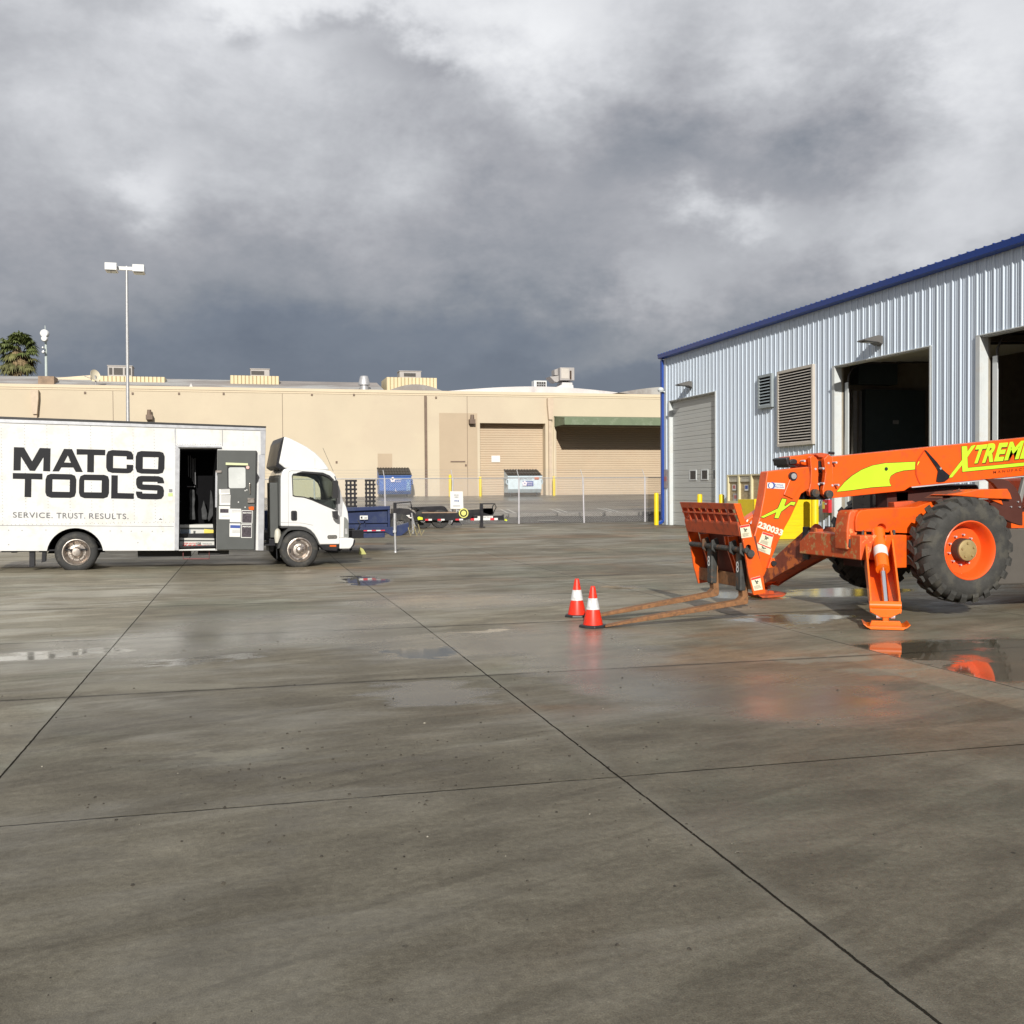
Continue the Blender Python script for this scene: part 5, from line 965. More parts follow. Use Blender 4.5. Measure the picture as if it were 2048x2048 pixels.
b = MB(); b.prism([(cx(zt2), zt2), (cx(zt2)+.10, zt2), (cx(zt2-.07)+.10, zt2-.07), (cx(zt2-.07), zt2-.07)], Y0+.03, Y1-.03); b.box(cx((zt2+zg)/2)-.002, cx((zt2+zg)/2)+.03, Y0+.03, Y1-.03, (zt2+zg)/2-.010, (zt2+zg)/2+.010); b.build('top_bar', ORRED, TH)
for i in range(7):
    y = Y0+.03+(Y1-Y0-.06)*(i+.5)/7-.0; b = MB(); yy = Y0+.2+(Y1-Y0-.25)*i/7
    b.prism([(cx(zt2-.07), zt2-.07), (cx(zt2-.07)+.06, zt2-.07), (cx(zg)+.09, zg+.0), (cx(zg), zg)], yy, yy+.045); b.build('backrest_slat', ORRED, TH)
b = MB(); b.prism([(cx(zg), zg+.03), (cx(zg)+.12, zg+.03), (cx(zg)+.12, zg), (cx(zb3)+.10, zb3), (cx(zb3), zb3), (cx(zg), zg)], Y0+.03, Y1-.03); b.build('cross_band', ORRED, TH, bevel=.005)
zlow = (5.663,0.459)[1]; zlb = (5.663,0.554)[1]
b = MB(); b.prism([(cx(zb3)+.17, zb3), (cx(zb3)+.20, zb3), (cx(zlb)+.20, zlb-.02), (cx(zlb)+.17, zlb-.02)], Y0+.03, Y1-.03); b.build('back_plate', mat('deep_brown', (.16,.035,.02), .6, var=.15), TH)  # recessed plate coloured darker than the ribs
b = MB(); b.box(cx(zlb)+.07, cx(zlb)+.12, Y0+.03, Y1-.03, zlb-.16, zlb-.0); b.build('bottom_bar', RUST, TH, bevel=.006)
zs = (5.636,0.843)[1]; b = MB(); b.cyl((cx(zs)+.03, Y0-.03, zs+.02), (cx(zs)+.03, Y1-.03, zs+.02), .032); b.build('fork_shaft', DKSTEEL, TH, smooth=True)
x, z = (5.652,0.827); b = MB(); b.cyl((x, Y0-.05, z), (x, Y0+.02, z), .045, n=18); b.build('shaft_end', DKSTEEL, TH, smooth=True)
for y in (11.42, 11.52, 12.22):
    b = MB(); z1 = zb3-.02; xx = cx(z1); b.prism([(xx+.05, z1), (xx+.17, z1), (cx(zlb)+.17, zlb), (cx(zlb)+.09, zlb), (cx(zlb+.15)+.08, zlb+.15), (cx(zlb+.35)+.05, zlb+.35)], y, y+.028); b.build('carriage_rib', ORANGE, TH)
for y in (11.16, 11.92): 
    for dy in (-.13, .14):
        b = MB(); b.prism([(cx(zs)-.02, zs+.10), (cx(zs)+.06, zs+.13), (cx(zs)+.10, zs), (cx(zs)+.04, zs-.06), (cx(zs)-.02, zs-.02)], y+dy, y+dy+.03); b.build('shaft_hook', DKSTEEL, TH, bevel=.008)
# gooseneck
GN0, GN1 = 11.42, 11.60
gn = [(6.119,1.787),(6.414,1.819),(6.685,1.844),(6.704,1.705),(6.688,1.571),(6.580,1.511),(6.543,1.434),(6.438,1.230),(6.328,1.054),(6.187,0.747),(6.074,0.509),(5.986,0.520),(5.927,0.797),(5.939,0.995),(6.018,1.235),(6.073,1.488)]
MB().prism(gn, GN0, GN1).build('gooseneck', ORANGE, TH, bevel=.012)
b = MB(); b.prism([(6.415,1.695),(6.446,1.711),(6.562,1.616),(6.452,1.451),(6.329,1.502)], GN0-.022, GN0-.002); b.build('stiffener_plate', ORANGE, TH, bevel=.006)
x, z = (6.452,1.728); b = MB(); b.cyl((x, GN0-.04, z), (x, GN0, z), .052, n=20); pb = b.build('pin_boss', BLACK, TH, smooth=True); b = MB(); b.cyl((x, GN0-.05, z), (x, GN0-.041, z), .035, n=18); b.build('pin_end', GALV, pb)
b = MB(); p = [(6.082,1.286),(5.947,1.143)]; b.prism([(6.154,1.329),(6.191,1.284),(6.043,1.051),(5.976,1.091),(5.931,1.170),(5.958,1.209)], 11.62, 11.80); b.build('tilt_link', ORANGE, TH, bevel=.02)
b = MB(); p = [(6.113,1.291),(5.986,1.148)]; b.cyl((p[0][0], 11.60, p[0][1]), (p[1][0], 11.60, p[1][1]), .014); b.build('hydraulic_line', GALV, TH)
b = MB(); b.prism([(6.149,0.741),(6.191,0.729),(6.215,0.663),(6.191,0.625),(6.100,0.613)], GN0-.05, GN0+.02); lg = b.build('lower_lug', ORANGE, TH, bevel=.004); x, z = (6.169,0.673); b = MB(); b.cyl((x, GN0-.08, z), (x, GN0-.04, z), .032); b.build('lug_pin', BLACK, lg)
# decals on the gooseneck and carriage
D = GN0-.004
def outlined(b1, b2, pts, d, grow=.010):
    cxm = sum(p[0] for p in pts)/len(pts); b1.flat(pts, d); n = len(pts); o = []
    area = sum(pts[i][0]*pts[(i+1)%n][1]-pts[(i+1)%n][0]*pts[i][1] for i in range(n)); sg = 1 if area > 0 else -1
    for i in range(n):
        a, c, e = Vector(pts[i-1]), Vector(pts[i]), Vector(pts[(i+1)%n]); t1 = (c-a).normalized(); t2 = (e-c).normalized()
        nn = (Vector((t1.y, -t1.x))+Vector((t2.y, -t2.x))); nn = nn.normalized()*min(1.6, 1/max(.5, nn.length/2)) if nn.length > 1e-4 else Vector((0,0)); o.append(tuple(c+nn*grow*sg))
    b2.flat(o, d+.0015)
b1, b2 = MB(), MB(); outlined(b1, b2, [(6.316,1.455),(6.374,1.446),(6.345,1.377),(6.353,1.358),(6.439,1.415),(6.497,1.409),(6.476,1.371),(6.430,1.383),(6.300,1.298),(6.264,1.216),(6.213,1.224),(6.239,1.293),(6.067,1.226),(6.028,1.235),(6.261,1.337)], D-.002)
lx = b1.build('x_emblem', LIME, TH); b2.build('x_emblem_edge', DKEDGE, lx)
b = MB(); f = [(5.982,1.113),(6.310,0.999),(6.009,1.186)]; b.curve(text='230033', fit=f, d=D, bold=.045); b.build('fleet_number', mat('number_cream', (.80,.72,.58), .5), TH, recalc=False)
b = MB(); b.flat([(6.119,1.654),(6.357,1.642),(6.353,1.571),(6.114,1.584)], D); st = b.build('rental_sticker', PAPER, TH)
b = MB(); x, z = (6.183,1.617); b.curve(splines=[arc(x, z, .040, -120, 120, 14)+arc(x-.018, z, .034, 100, -100, 12)], d=D-.002); x, z = (6.165,1.617); b.curve(splines=[arc(x, z, .040, 125, 235, 10)+arc(x+.010, z, .036, 235, 125, 10)], d=D-.002); b.curve(text='United', fit=[(6.225,1.619),(6.329,1.613),(6.225,1.638)], d=D-.002, bold=.01); b.curve(text='Rentals', fit=[(6.225,1.591),(6.341,1.587),(6.225,1.610)], d=D-.002, bold=.01); b.build('sticker_print', mat('sticker_blue', (.06,.10,.32), .5), st, recalc=False)
STK = mat('sticker_cream', (.74,.68,.50), .5, var=.08, scale=20)
def warn(pts, d, nm='warning_sticker'):
    s_ = MB().flat(pts, d).build(nm, STK, TH); P0, P1, P2, P3 = [Vector(p) for p in pts]
    bl = lambda a, c: tuple(P0+(P1-P0)*a+(P3-P0)*c); b = MB(); b.flat([bl(.02,.02), bl(.98,.02), bl(.98,.17), bl(.02,.17)], d-.0015); b.build('sticker_header', RED, s_)
    b = MB(); rr = random.Random(int(P0.x*1000)); b.flat([bl(.30,.25), bl(.42,.22), bl(.50,.34), bl(.62,.28), bl(.72,.40), bl(.55,.45), bl(.60,.58), bl(.45,.52), bl(.36,.60), bl(.40,.42)], d-.0015)
    for k in range(4): b.flat([bl(.1,.66+.075*k), bl(.9-.2*rr.random(),.66+.075*k), bl(.88-.2*rr.random(),.685+.075*k), bl(.1,.685+.075*k)], d-.0015)
    b.build('sticker_symbol', mat('sticker_ink', (.10,.11,.08), .6), s_)
warn([(6.057,1.057),(6.200,1.012),(6.157,0.848),(5.996,0.917)], D); warn([(5.988,0.928),(6.169,0.856),(6.149,0.771),(5.952,0.847)], D-.003)
warn([(5.530,1.150),(5.653,1.167),(5.684,1.019),(5.553,1.006)], Y0-.003); warn([(5.667,0.536),(5.788,0.562),(5.822,0.402),(5.710,0.390)], Y0-.003)
# boom
B0, B1 = 11.58, 11.96
boomp = [(7.099,1.972),(9.939,2.225),(12.226,2.432),(12.231,1.904),(9.941,1.725),(8.365,1.600),(8.218,1.586),(8.137,1.538),(7.106,1.452)]
boom = MB().prism(boomp, B0, B1).build('boom', ORANGE, TH, bevel=.008)
MB().prism([(8.232,1.588),(9.941,1.721),(9.941,1.709),(8.247,1.575)], B0-.006, B1).build('boom_lower_rail', GALVW, TH)
b = MB(); b.prism([(6.540,1.975),(6.809,2.005),(6.938,1.982),(6.938,1.725),(6.765,1.639),(6.765,1.590),(6.701,1.601),(6.787,1.861),(6.540,1.905)], 11.62, 11.92)
b.build('boom_head', ORANGE, TH, bevel=.01)
b = MB(); b.prism([(6.627,1.572),(6.803,1.593),(6.828,1.469),(6.803,1.446),(6.640,1.459)], 11.66, 11.88); b.prism([(6.765,1.639),(6.852,1.561),(6.787,1.435),(6.993,1.433),(7.113,1.452),(7.069,1.598)], 11.60, 11.9); b.build('head_underside', BLACKP, TH)
for pts in ([(6.746,1.960),(6.772,1.980),(6.831,1.965),(6.860,1.917),(6.860,1.676),(6.871,1.580),(6.877,1.512),(6.858,1.484),(6.804,1.470),(6.745,1.489),(6.727,1.542),(6.753,1.638),(6.762,1.792)], [(6.939,1.941),(6.998,1.994),(7.053,1.970),(7.063,1.695),(7.076,1.457),(7.031,1.451),(6.971,1.465),(6.925,1.502),(6.921,1.560),(6.944,1.657),(6.961,1.772)]):
    b = MB(); b.prism(pts, 11.50, 11.575); b.build('boom_collar', ORANGE, TH, bevel=.008); MB().prism(pts, 11.965, 12.02).build('boom_collar', ORANGE, TH, bevel=.008)
b = MB(); b.prism([(6.863,1.997),(6.938,2.021),(7.047,2.007),(7.069,1.978),(7.047,1.953),(6.906,1.963)], 11.56, 11.98); b.build('top_bridge', ORRED, TH, bevel=.01)
b = MB(); b.prism([(6.908,1.918),(6.957,1.918),(6.963,1.773),(6.930,1.792)], 11.6, 11.9); b.build('gap_block', BLACK, TH)
b = MB(); b.prism([(6.461,1.952),(6.512,1.971),(6.510,1.861),(6.480,1.870)], 11.58, 11.93); b.prism([(6.491,1.899),(6.618,1.860),(6.608,1.841),(6.503,1.843)], 11.6, 11.9); b.prism([(6.505,1.921),(6.558,1.947),(6.606,1.936),(6.620,1.902),(6.592,1.878),(6.516,1.874)], 11.57, 11.62); b.build('wear_pads', BLACK, TH, bevel=.012)
for px in ((565,685), (745,700)): pass
b = MB()
for (x, z) in [(6.795,1.518),(6.986,1.502)]: b.cyl((x, 11.44, z), (x, 11.51, z), .052, n=18)
b.build('link_pins', DKSTEEL, TH, bevel=.006)
b = MB()
for (x, z) in [(7.107,1.897),(6.998,1.891),(7.136,1.617),(6.926,1.824),(6.818,1.817),(6.667,1.917),(6.861,1.630),(7.051,1.613),(6.931,1.638)]: b.cyl((x, 11.49, z), (x, 11.58, z), .014, n=8)
b.build('bolt_heads', GALVW, TH)
b = MB(); p = [(7.129,2.026),(7.200,2.019)]; b.cyl((p[0][0], 11.7, p[0][1]), (p[1][0], 11.7, p[1][1]), .018); b.build('top_fitting', BLACK, TH)
b = MB(); p = [(6.932,1.435),(6.895,1.319)]; b.tube([(p[0][0], 11.55, p[0][1]), (p[1][0], 11.55, p[1][1])], .006, 5); b.build('hanging_tie', BLACK, TH)
d = B0-.004
b1, b2 = MB(), MB(); outlined(b1, b2, [(7.163,1.534),(7.272,1.650),(7.382,1.733),(7.515,1.806),(7.670,1.860),(7.849,1.889),(8.290,1.907),(8.284,1.811),(8.119,1.798),(8.006,1.772),(7.933,1.731),(7.911,1.682),(7.916,1.637),(7.941,1.601),(7.648,1.585),(7.371,1.552)], d-.002, .008)
sw = b1.build('swoosh_decal', LIME, TH); b2.build('swoosh_edge', DKEDGE, sw)
x, z = (7.864,1.818); b = MB(); b.cyl((x, d-.012, z), (x, d-.001, z), .022); b.build('grease_port', BLACK, TH)
q = [(8.314,1.913),(8.354,1.910),(8.320,1.859)]; b = MB(); b.flat(q, d-.002); b.build('decal_tip', LIME, TH)
b = MB(); b.prism([(8.421,2.058),(8.444,2.053),(8.606,1.901),(8.680,1.815),(8.797,1.729),(8.780,1.693),(8.722,1.654),(8.639,1.646),(8.598,1.658),(8.622,1.787),(8.598,1.830)], d-.012, d-.001); b.build('boom_angle_pointer', BLACKP, TH)
b = MB(); b.curve(splines=[[(8.421,2.064),(8.391,2.030),(8.326,1.944),(8.285,1.845),(8.294,1.745),(8.327,1.666),(8.356,1.619),(8.376,1.622),(8.343,1.673),(8.313,1.745),(8.307,1.845),(8.346,1.937),(8.408,2.023),(8.434,2.053)]], d=d-.003); b.build('pointer_arc', mat('arc_red', (.50,.05,.01), .4), TH, recalc=False)
x, z = (8.655,1.820); b = MB(); b.cyl((x, d-.02, z), (x, d-.012, z), .014); b.build('pointer_bolt', GALV, TH)
# maker lettering
b1, b2 = MB(), MB()
outlined(b1, b2, [(8.981,2.106),(9.057,2.113),(9.068,2.040),(9.126,2.114),(9.192,2.128),(9.065,1.966),(9.073,1.828),(9.962,1.899),(10.459,1.940),(10.459,1.902),(9.962,1.858),(8.992,1.778),(8.987,1.866),(8.835,1.706),(8.781,1.704),(8.987,1.933)], d-.002, .007)
for tx, f in (('T', [(9.111,1.880),(9.280,1.895),(9.206,2.122)]), ('R', [(9.288,1.892),(9.459,1.908),(9.385,2.143)]), ('E', [(9.469,1.911),(9.609,1.919),(9.552,2.153)]), ('M', [(9.628,1.925),(9.849,1.945),(9.715,2.167)]), ('E', [(9.869,1.946),(10.010,1.957),(9.952,2.182)])):
    bl, br, tl = f; b1.curve(text=tx, fit=f, d=d-.002, bold=.045)
    b2.curve(text=tx, fit=[(bl[0]-.002+.008, bl[1]-.012), (br[0]+.010, br[1]-.012), (tl[0]+.0, tl[1]-.002)], d=d-.0008, bold=.075)
lt = b1.build('maker_lettering', LIME, TH, recalc=False); b2.build('lettering_shadow', DKEDGE, lt, recalc=False)
b = MB(); b.curve(text='MANUFACTURING', fit=[(9.460,1.753),(10.271,1.823),(9.460,1.789)], d=d-.002, spacing=1.5, bold=.01); b.build('maker_subtitle', mat('brown_ink', (.30,.04,.005), .5), TH, recalc=False)
# chassis nose and body
nose = [(7.256,1.049),(7.250,1.156),(7.263,1.228),(7.288,1.275),(7.336,1.303),(7.488,1.316),(7.927,1.332),(8.127,1.338),(8.166,1.352),(8.351,1.404),(8.805,1.414),(8.806,1.005),(7.950,1.010)]
n_ = MB().prism(nose, 11.30, 11.60).build('front_frame', ORANGE, TH, bevel=.03, seg=3)
hc = [(7.548,1.063),(7.685,1.061)]; cut(n_, MB().prism(arc((hc[0][0]+hc[1][0])/2, hc[0][1], (hc[1][0]-hc[0][0])/2, 0, 180, 12), 11.2, 11.36))
b = MB(); b.prism([(7.202,1.287),(7.242,1.301),(7.325,1.305),(7.301,1.268),(7.286,1.219),(7.270,1.135),(7.270,1.065),(7.314,1.036),(7.274,0.938),(7.242,0.868),(7.199,0.820),(7.163,0.813),(7.155,1.038),(7.167,1.144),(7.183,1.242)], 11.34, 11.62); b.build('nose_guard', ORWORN, TH, bevel=.02)
b = MB(); b.prism([(7.183,0.950),(7.220,0.946),(7.225,0.875),(7.203,0.834),(7.175,0.855)], 11.325, 11.339); b.build('tie_down_slot', DKSTEEL, TH)
b = MB(); b.prism([(7.95, .62), (9.3, .62), (9.3, .98), (7.95, .98)], 11.22, 12.4); b.prism([(7.737,0.961),(7.974,0.950),(8.022,0.837),(7.975,0.685),(7.792,0.689),(7.745,0.774)], 11.26, 11.9); b.build('axle_frame', ORANGE, TH, bevel=.01)
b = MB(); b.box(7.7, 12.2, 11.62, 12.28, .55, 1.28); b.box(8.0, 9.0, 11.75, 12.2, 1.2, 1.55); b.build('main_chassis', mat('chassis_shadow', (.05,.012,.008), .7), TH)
b = MB(); b.prism([(8.127,1.522),(8.324,1.530),(8.313,1.327),(8.139,1.328)], 11.75, 12.0); b.prism([(8.013,1.392),(8.289,1.409),(8.429,1.357),(8.255,1.319),(8.025,1.311)], 11.62, 12.0); b.build('lift_cylinder_mount', ORRED, TH, bevel=.01)
# far-side bits above chassis
b = MB()
rr = random.Random(4)
for i in range(22):
    x = 7.9+rr.random()*1.3; b.tube([(x, 12.2, 1.3+rr.random()*.25), (x+.25*rr.random(), 12.2+.2*rr.random(), 1.42+rr.random()*.28), (x+.5, 12.1, 1.28+rr.random()*.3)], .022, 6)
b.build('hose_bundle', BLACK, TH, smooth=True)
b = MB(); b.box(7.95, 9.6, 12.0, 12.5, 1.2, 1.62); b.build('engine_cover', BLACKP, TH, bevel=.05)
# cross beam of the outriggers
b = MB(); p = [(6.723,0.799),(7.263,0.752),(7.254,1.002),(6.983,1.014),(6.928,0.979),(6.802,0.904),(6.723,0.884)]
xb0 = 7.20
b.prism([(11.12, .70), (12.55, .70), (12.55, .86), (12.30, 1.0), (11.12, 1.0)], xb0, xb0+.28, 'x'); b.build('outrigger_beam', ORWORN, TH, bevel=.012)
FARLEG = False
def outrigger(px_, py_, yawdeg, s_in):
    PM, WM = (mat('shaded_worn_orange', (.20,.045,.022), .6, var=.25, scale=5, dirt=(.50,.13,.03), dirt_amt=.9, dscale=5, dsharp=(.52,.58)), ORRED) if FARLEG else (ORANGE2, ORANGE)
    # local frame: +y runs inward from the foot to the chassis, x across, z up
    M = Matrix.Translation((px_, py_, 0)) @ Matrix.Rotation(-radians(yawdeg), 4, 'Z'); zt3 = 1.0; L_ = s_in
    B = lambda: MB(M)
    for k, xx in enumerate((-.165, .143)):
        b = B(); b.prism([(L_+.14, zt3+.05), (L_-.04, zt3+.05), (L_*.45, .66), (.06, .34), (-.03, .17), (.12, .16), (.24, .22), (L_*.52, .40), (L_+.14, .70)], xx, xx+.022, 'x'); b.build('leg_plate', PM, TH, bevel=.004)
    b = B(); b.prism([(L_+.10, .72), (L_*.52, .42), (.24, .24), (.20, .27), (L_*.50, .46), (L_+.08, .78)], -.143, .143, 'x'); b.build('leg_web', WM, TH)
    b = B(); b.cyl((0, L_-.02, zt3+.03), (.01, L_*.45, .62), .080, n=20); cy = b.build('cylinder', WM if FARLEG else ORANGE2, TH, smooth=True)
    b = B(); b.cyl((.01, L_*.45+.03, .635), (.012, .10, .27), .034, n=18); b.build('piston_rod', ROD, cy, smooth=True)
    b = B(); p0 = Vector((0, L_-.02, zt3+.03)); p1 = Vector((.01, L_*.45, .62)); b.cyl(p0.lerp(p1, .48), p0.lerp(p1, .70), .0815, n=20, cap=False); b.build('cylinder_label', PAPER, cy, smooth=True)
    b = B(); b.cyl((-.17, .04, .25), (.17, .04, .25), .05, n=18); b.build('lower_pin', ORANGE2, TH, smooth=True)
    for x0 in (-.20, .165): b = B(); b.box(x0, x0+.032, L_-.10, L_+.02, .62, zt3+.06); b.build('upper_bracket', DKSTEEL, TH, bevel=.01)
    b = B(); b.prism([(-.17, .22), (.17, .22), (.165, .185), (.055, .125), (-.055, .125), (-.165, .185)], -.05, .0); b.prism([(-.035, .13), (-.015, .13), (-.015, .035), (-.035, .035)], -.04, .02); b.prism([(.015, .13), (.035, .13), (.035, .035), (.015, .035)], -.04, .02); b.build('ankle', ORANGE2, TH, bevel=.004)
    b = B(); b.cyl((-.10, -.01, .135), (-.055, -.01, .135), .03); b.cyl((.055, -.01, .135), (.10, -.01, .135), .03); b.build('ankle_bolt', GALVW, TH)
    b = B(); b.prism([(-.25, .062), (-.215, .030), (-.19, .018), (-.17, .005), (.17, .005), (.19, .018), (.215, .030), (.25, .062), (.245, .070), (.20, .036), (-.20, .036), (-.245, .070)], -.20, .20); b.prism([(-.17, .034), (.17, .034), (.15, .085), (-.15, .085)], -.06, .02); b.prism([(-.035, .034), (.035, .034), (.035, .14), (-.035, .14)], -.04, .03); b.build('foot_pad', WM if FARLEG else ORANGE2, TH, bevel=.004)
nf = (6.950,10.235)
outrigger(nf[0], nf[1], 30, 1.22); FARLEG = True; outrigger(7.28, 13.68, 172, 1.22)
b = MB(); b.box(7.5, 7.8, 11.05, 11.2, .60, 1.0); b.build('beam_end_plate', ORANGE, TH, bevel=.01)
# wheels
def tyre(Yo, cx_, cz_, sgn, R=.65, wdt=.36, name='wheel'):
    ax = (0, sgn, 0); c = (cx_, Yo, cz_)
    b = MB(); b.lathe([(.335,.05),(.35,.0),(.40,-.018),(.47,-.022),(.54,-.005),(.585,.03),(.61,.07),(.615,.18),(.61,.29),(.585,.33),(.54,.365),(.47,.38),(.40,.375),(.35,.36)], c, ax, 64)
    wh = b.build(name, TYRE, TH, smooth=True); b = MB(); n = 22
    for i in range(n):
        for hlf in (0, 1):
            a0 = 2*pi*(i+.5*hlf)/n; sw = .20
            # each lug runs from the shoulder to the tread centre, slanted
            def pt(a, r, h): return (cx_+r*cos(a), Yo+sgn*(h if hlf == 0 else .36-h), cz_+r*sin(a))
            w1, w2 = .070, .062; q_ = []
            for (h, da, wd_, r) in ((-.008, 0, w1, .575), (.035, .03, w1, R-.005), (.12, .10, w2, R), (.195, .17, w2*.9, R)):
                q_.append([pt(a0+da-wd_, r, h), pt(a0+da+wd_, r, h)])
            low = []
            for (h, da, wd_, r) in ((-.006, 0, w1*1.15, .52), (.04, .03, w1*1.1, .60), (.12, .10, w2*1.1, .61), (.195, .17, w2, .61)):
                low.append([pt(a0+da-wd_, r, h), pt(a0+da+wd_, r, h)])
            V = [b.vs(e) for e in q_]; Lw = [b.vs(e) for e in low]
            for A, B, C_, D_ in zip(V, V[1:], Lw, Lw[1:]):
                b.bm.faces.new([A[0], A[1], B[1], B[0]]); b.bm.faces.new([A[0], B[0], D_[0], C_[0]]); b.bm.faces.new([B[1], A[1], C_[1], D_[1]])
            b.bm.faces.new([V[0][0], Lw[0][0], Lw[0][1], V[0][1]]); b.bm.faces.new([V[-1][0], V[-1][1], Lw[-1][1], Lw[-1][0]])
    tr = b.build('tread', TYRE, TH); tr.parent = wh
    b = MB(); b.lathe([(.35,.012),(.362,-.006),(.352,-.012),(.338,.0),(.325,.045),(.318,.06),(.300,.13),(.290,.15),(.285,.16),(.20,.165),(.0,.165)], c, ax, 48); rm = b.build('rim', mat('rim_orange', (.86,.10,.012), .42, var=.05, coat=.2), TH, smooth=True); rm.parent = wh
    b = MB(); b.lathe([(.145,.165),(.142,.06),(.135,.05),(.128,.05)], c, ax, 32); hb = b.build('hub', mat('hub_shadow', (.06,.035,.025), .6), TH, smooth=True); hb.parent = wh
    b = MB(); b.lathe([(.130,.055),(.128,.035),(.12,.03),(0,.028)], c, ax, 32)
    for k in range(5): a = 2*pi*k/5+.4; b.cyl((cx_+.085*cos(a), Yo+sgn*.03, cz_+.085*sin(a)), (cx_+.085*cos(a), Yo+sgn*.015, cz_+.085*sin(a)), .018, .014, 8)
    hc_ = b.build('hub_cap', GOLD, TH, smooth=True); hc_.parent = wh
    b = MB()
    for k in range(10): a = 2*pi*k/10+.2; b.cyl((cx_+.185*cos(a), Yo+sgn*.165, cz_+.185*sin(a)), (cx_+.185*cos(a), Yo+sgn*.125, cz_+.185*sin(a)), .014, .012, 6)
    nu = b.build('wheel_nuts', GALVW, TH); nu.parent = wh
cxn, czn = (8.452,0.815)
tyre(10.74, cxn, czn, 1); tyre(12.92, cxn, czn, -1); tyre(10.74, cxn+3.05, czn-.02, 1); tyre(12.92, cxn+3.05, czn-.02, -1)
b = MB(); b.cyl((cxn, 10.95, czn), (cxn, 12.7, czn), .13); b.cyl((cxn+3.05, 10.95, czn-.02), (cxn+3.05, 12.7, czn-.02), .13); b.build('axles', DKSTEEL, TH)
# fender, mudguard, cab
b = MB(); b.prism([(8.321,1.483),(8.560,1.516),(8.737,1.549),(9.161,1.556),(9.202,1.497),(9.230,1.424),(8.802,1.441),(8.609,1.460)], 10.95, 11.35); b.prism([(8.931,1.428),(9.112,1.420),(9.145,1.349)], 11.0, 11.3); b.build('front_fender', ORANGE, TH, bevel=.01)
b = MB(); b.prism([(8.300,1.448),(8.340,1.469),(8.460,1.523),(8.670,1.536),(8.524,1.481),(8.396,1.444)], 11.1, 11.4); b.tube([((8.492,1.474)[0], 11.2, (8.492,1.474)[1]), ((8.540,1.495)[0], 11.2, (8.540,1.495)[1]), ((8.662,1.552)[0], 11.2, (8.662,1.552)[1])], .012); b.build('fender_clutter', mat('rusty_brown', (.12,.05,.03), .7, var=.4, scale=12), TH)
gp = [(8.916,1.679),(9.143,1.681),(9.241,1.650),(9.340,1.566),(9.406,1.467),(9.443,1.341),(9.444,1.090),(9.276,1.134),(9.145,1.192),(9.047,1.262),(8.965,1.374),(9.136,1.421),(9.111,1.484),(9.078,1.553),(9.013,1.623)]
b = MB(); b.prism(gp, 11.02, 11.08); b.build('cab_mudguard', mat('brown_guard', (.075,.022,.015), .45, var=.1), TH, bevel=.004)
b = MB()
for p in [(9.262,1.329),(9.364,1.391),(9.387,1.325)]: b.cyl((p[0], 11.0, p[1]), (p[0], 11.03, p[1]), .010, n=8)
b.build('guard_bolts', GALV, TH)
b = MB(); xq = cxn+.75; b.box(9.15, 11.0, 11.12, 11.5, .34, 1.05); b.build('side_tank', mat('tank_grey_brown', (.09,.08,.07), .6, var=.1), TH, bevel=.02)
b = MB(); b.box(9.0, 12.6, 11.3, 12.7, .45, 1.25); b.box(10.4, 12.9, 12.0, 12.85, .6, 1.7); b.box(12.3, 12.9, 11.1, 12.7, .45, 1.9); b.build('rear_body', ORANGE, TH, bevel=.04)
cb = [(9.350,1.553), (9.443,1.813)]
b = MB(); z0c = 1.45
for (x0, za, x1, zb4) in ((9.87, 1.28, 10.22, 2.55), (11.3, 1.2, 11.25, 2.6)):
    for y in (11.02, 11.62): b.bar((x0, y, za), (x1, y, zb4), .06, .06, (0,1,0))
b.box(10.2, 11.3, 10.98, 11.66, 2.55, 2.62); b.box(9.85, 11.35, 10.98, 11.66, 1.15, 1.22); b.build('cab_frame', mat('cab_grey', (.22,.23,.22), .5), TH, bevel=.01)
b = MB(); b.prism([(9.92, 1.24), (11.28, 1.24), (11.25, 2.54), (10.22, 2.54)], 11.04, 11.05); b.build('cab_glass', mat('scratched_polycarbonate', (.13,.14,.13), .35, var=.15), TH)
# ================================================================ THINGS BY THE METAL BUILDING
YB = thing('yellow_board_box', 'bright yellow boarded box on the ground behind the telehandler boom', 'box', (15.6, 28.4, 0))
q = [(15.690,0.023),(16.409,0.048),(16.718,1.251),(16.180,1.242)]
xl = q[0][0]-.9; xr = (16.934,1.083)[0]
b = MB()
for i in range(6): b.box(xl, xr, 28.4, 28.45, .01+i*.205, .01+i*.205+.203)
b.build('front_boards', YELSH, YB); b = MB(); b.box(xl+.01, xr-.01, 28.46, 29.5, .0, 1.22); b.build('body', YEL, YB)
CB = thing('storage_cabinet', 'cream framed plywood cabinet with paper notices against the ribbed metal wall', 'cabinet', (16.8, 33, 0))
cy = [(34.166,2.024),(33.306,2.030),(32.380,2.033),(31.562,2.040),(34.170,1.082),(32.383,1.068)]
zc1 = cy[0][1]+.02
b = MB()
for (y, z) in cy[:4]: b.box(16.72, 16.80, y-.05, y+.05, 0, zc1)
b.box(16.73, 16.79, cy[3][0], cy[0][0], zc1-.05, zc1); zmid = (32.864,1.052)[1]; b.box(16.715, 16.79, cy[3][0], cy[0][0], zmid-.05, zmid+.05); b.box(16.73, 16.79, cy[3][0], cy[0][0], 0, .1)
b.build('frame', CREAMF, CB)
b = MB(); b.box(16.80, 17.38, cy[3][0], cy[0][0], 0, zc1-.02); b.build('case', PLY, CB)
zh = (32.861,1.786)[1]
b = MB(); b.box(16.76, 16.795, cy[1][0]+.06, cy[0][0]-.06, zh, zc1-.05); b.box(16.76, 16.795, cy[2][0]+.06, cy[1][0]-.06, zh, zc1-.05); b.build('header_board', mat('header_board', (.55,.51,.40), .6, var=.1), CB)
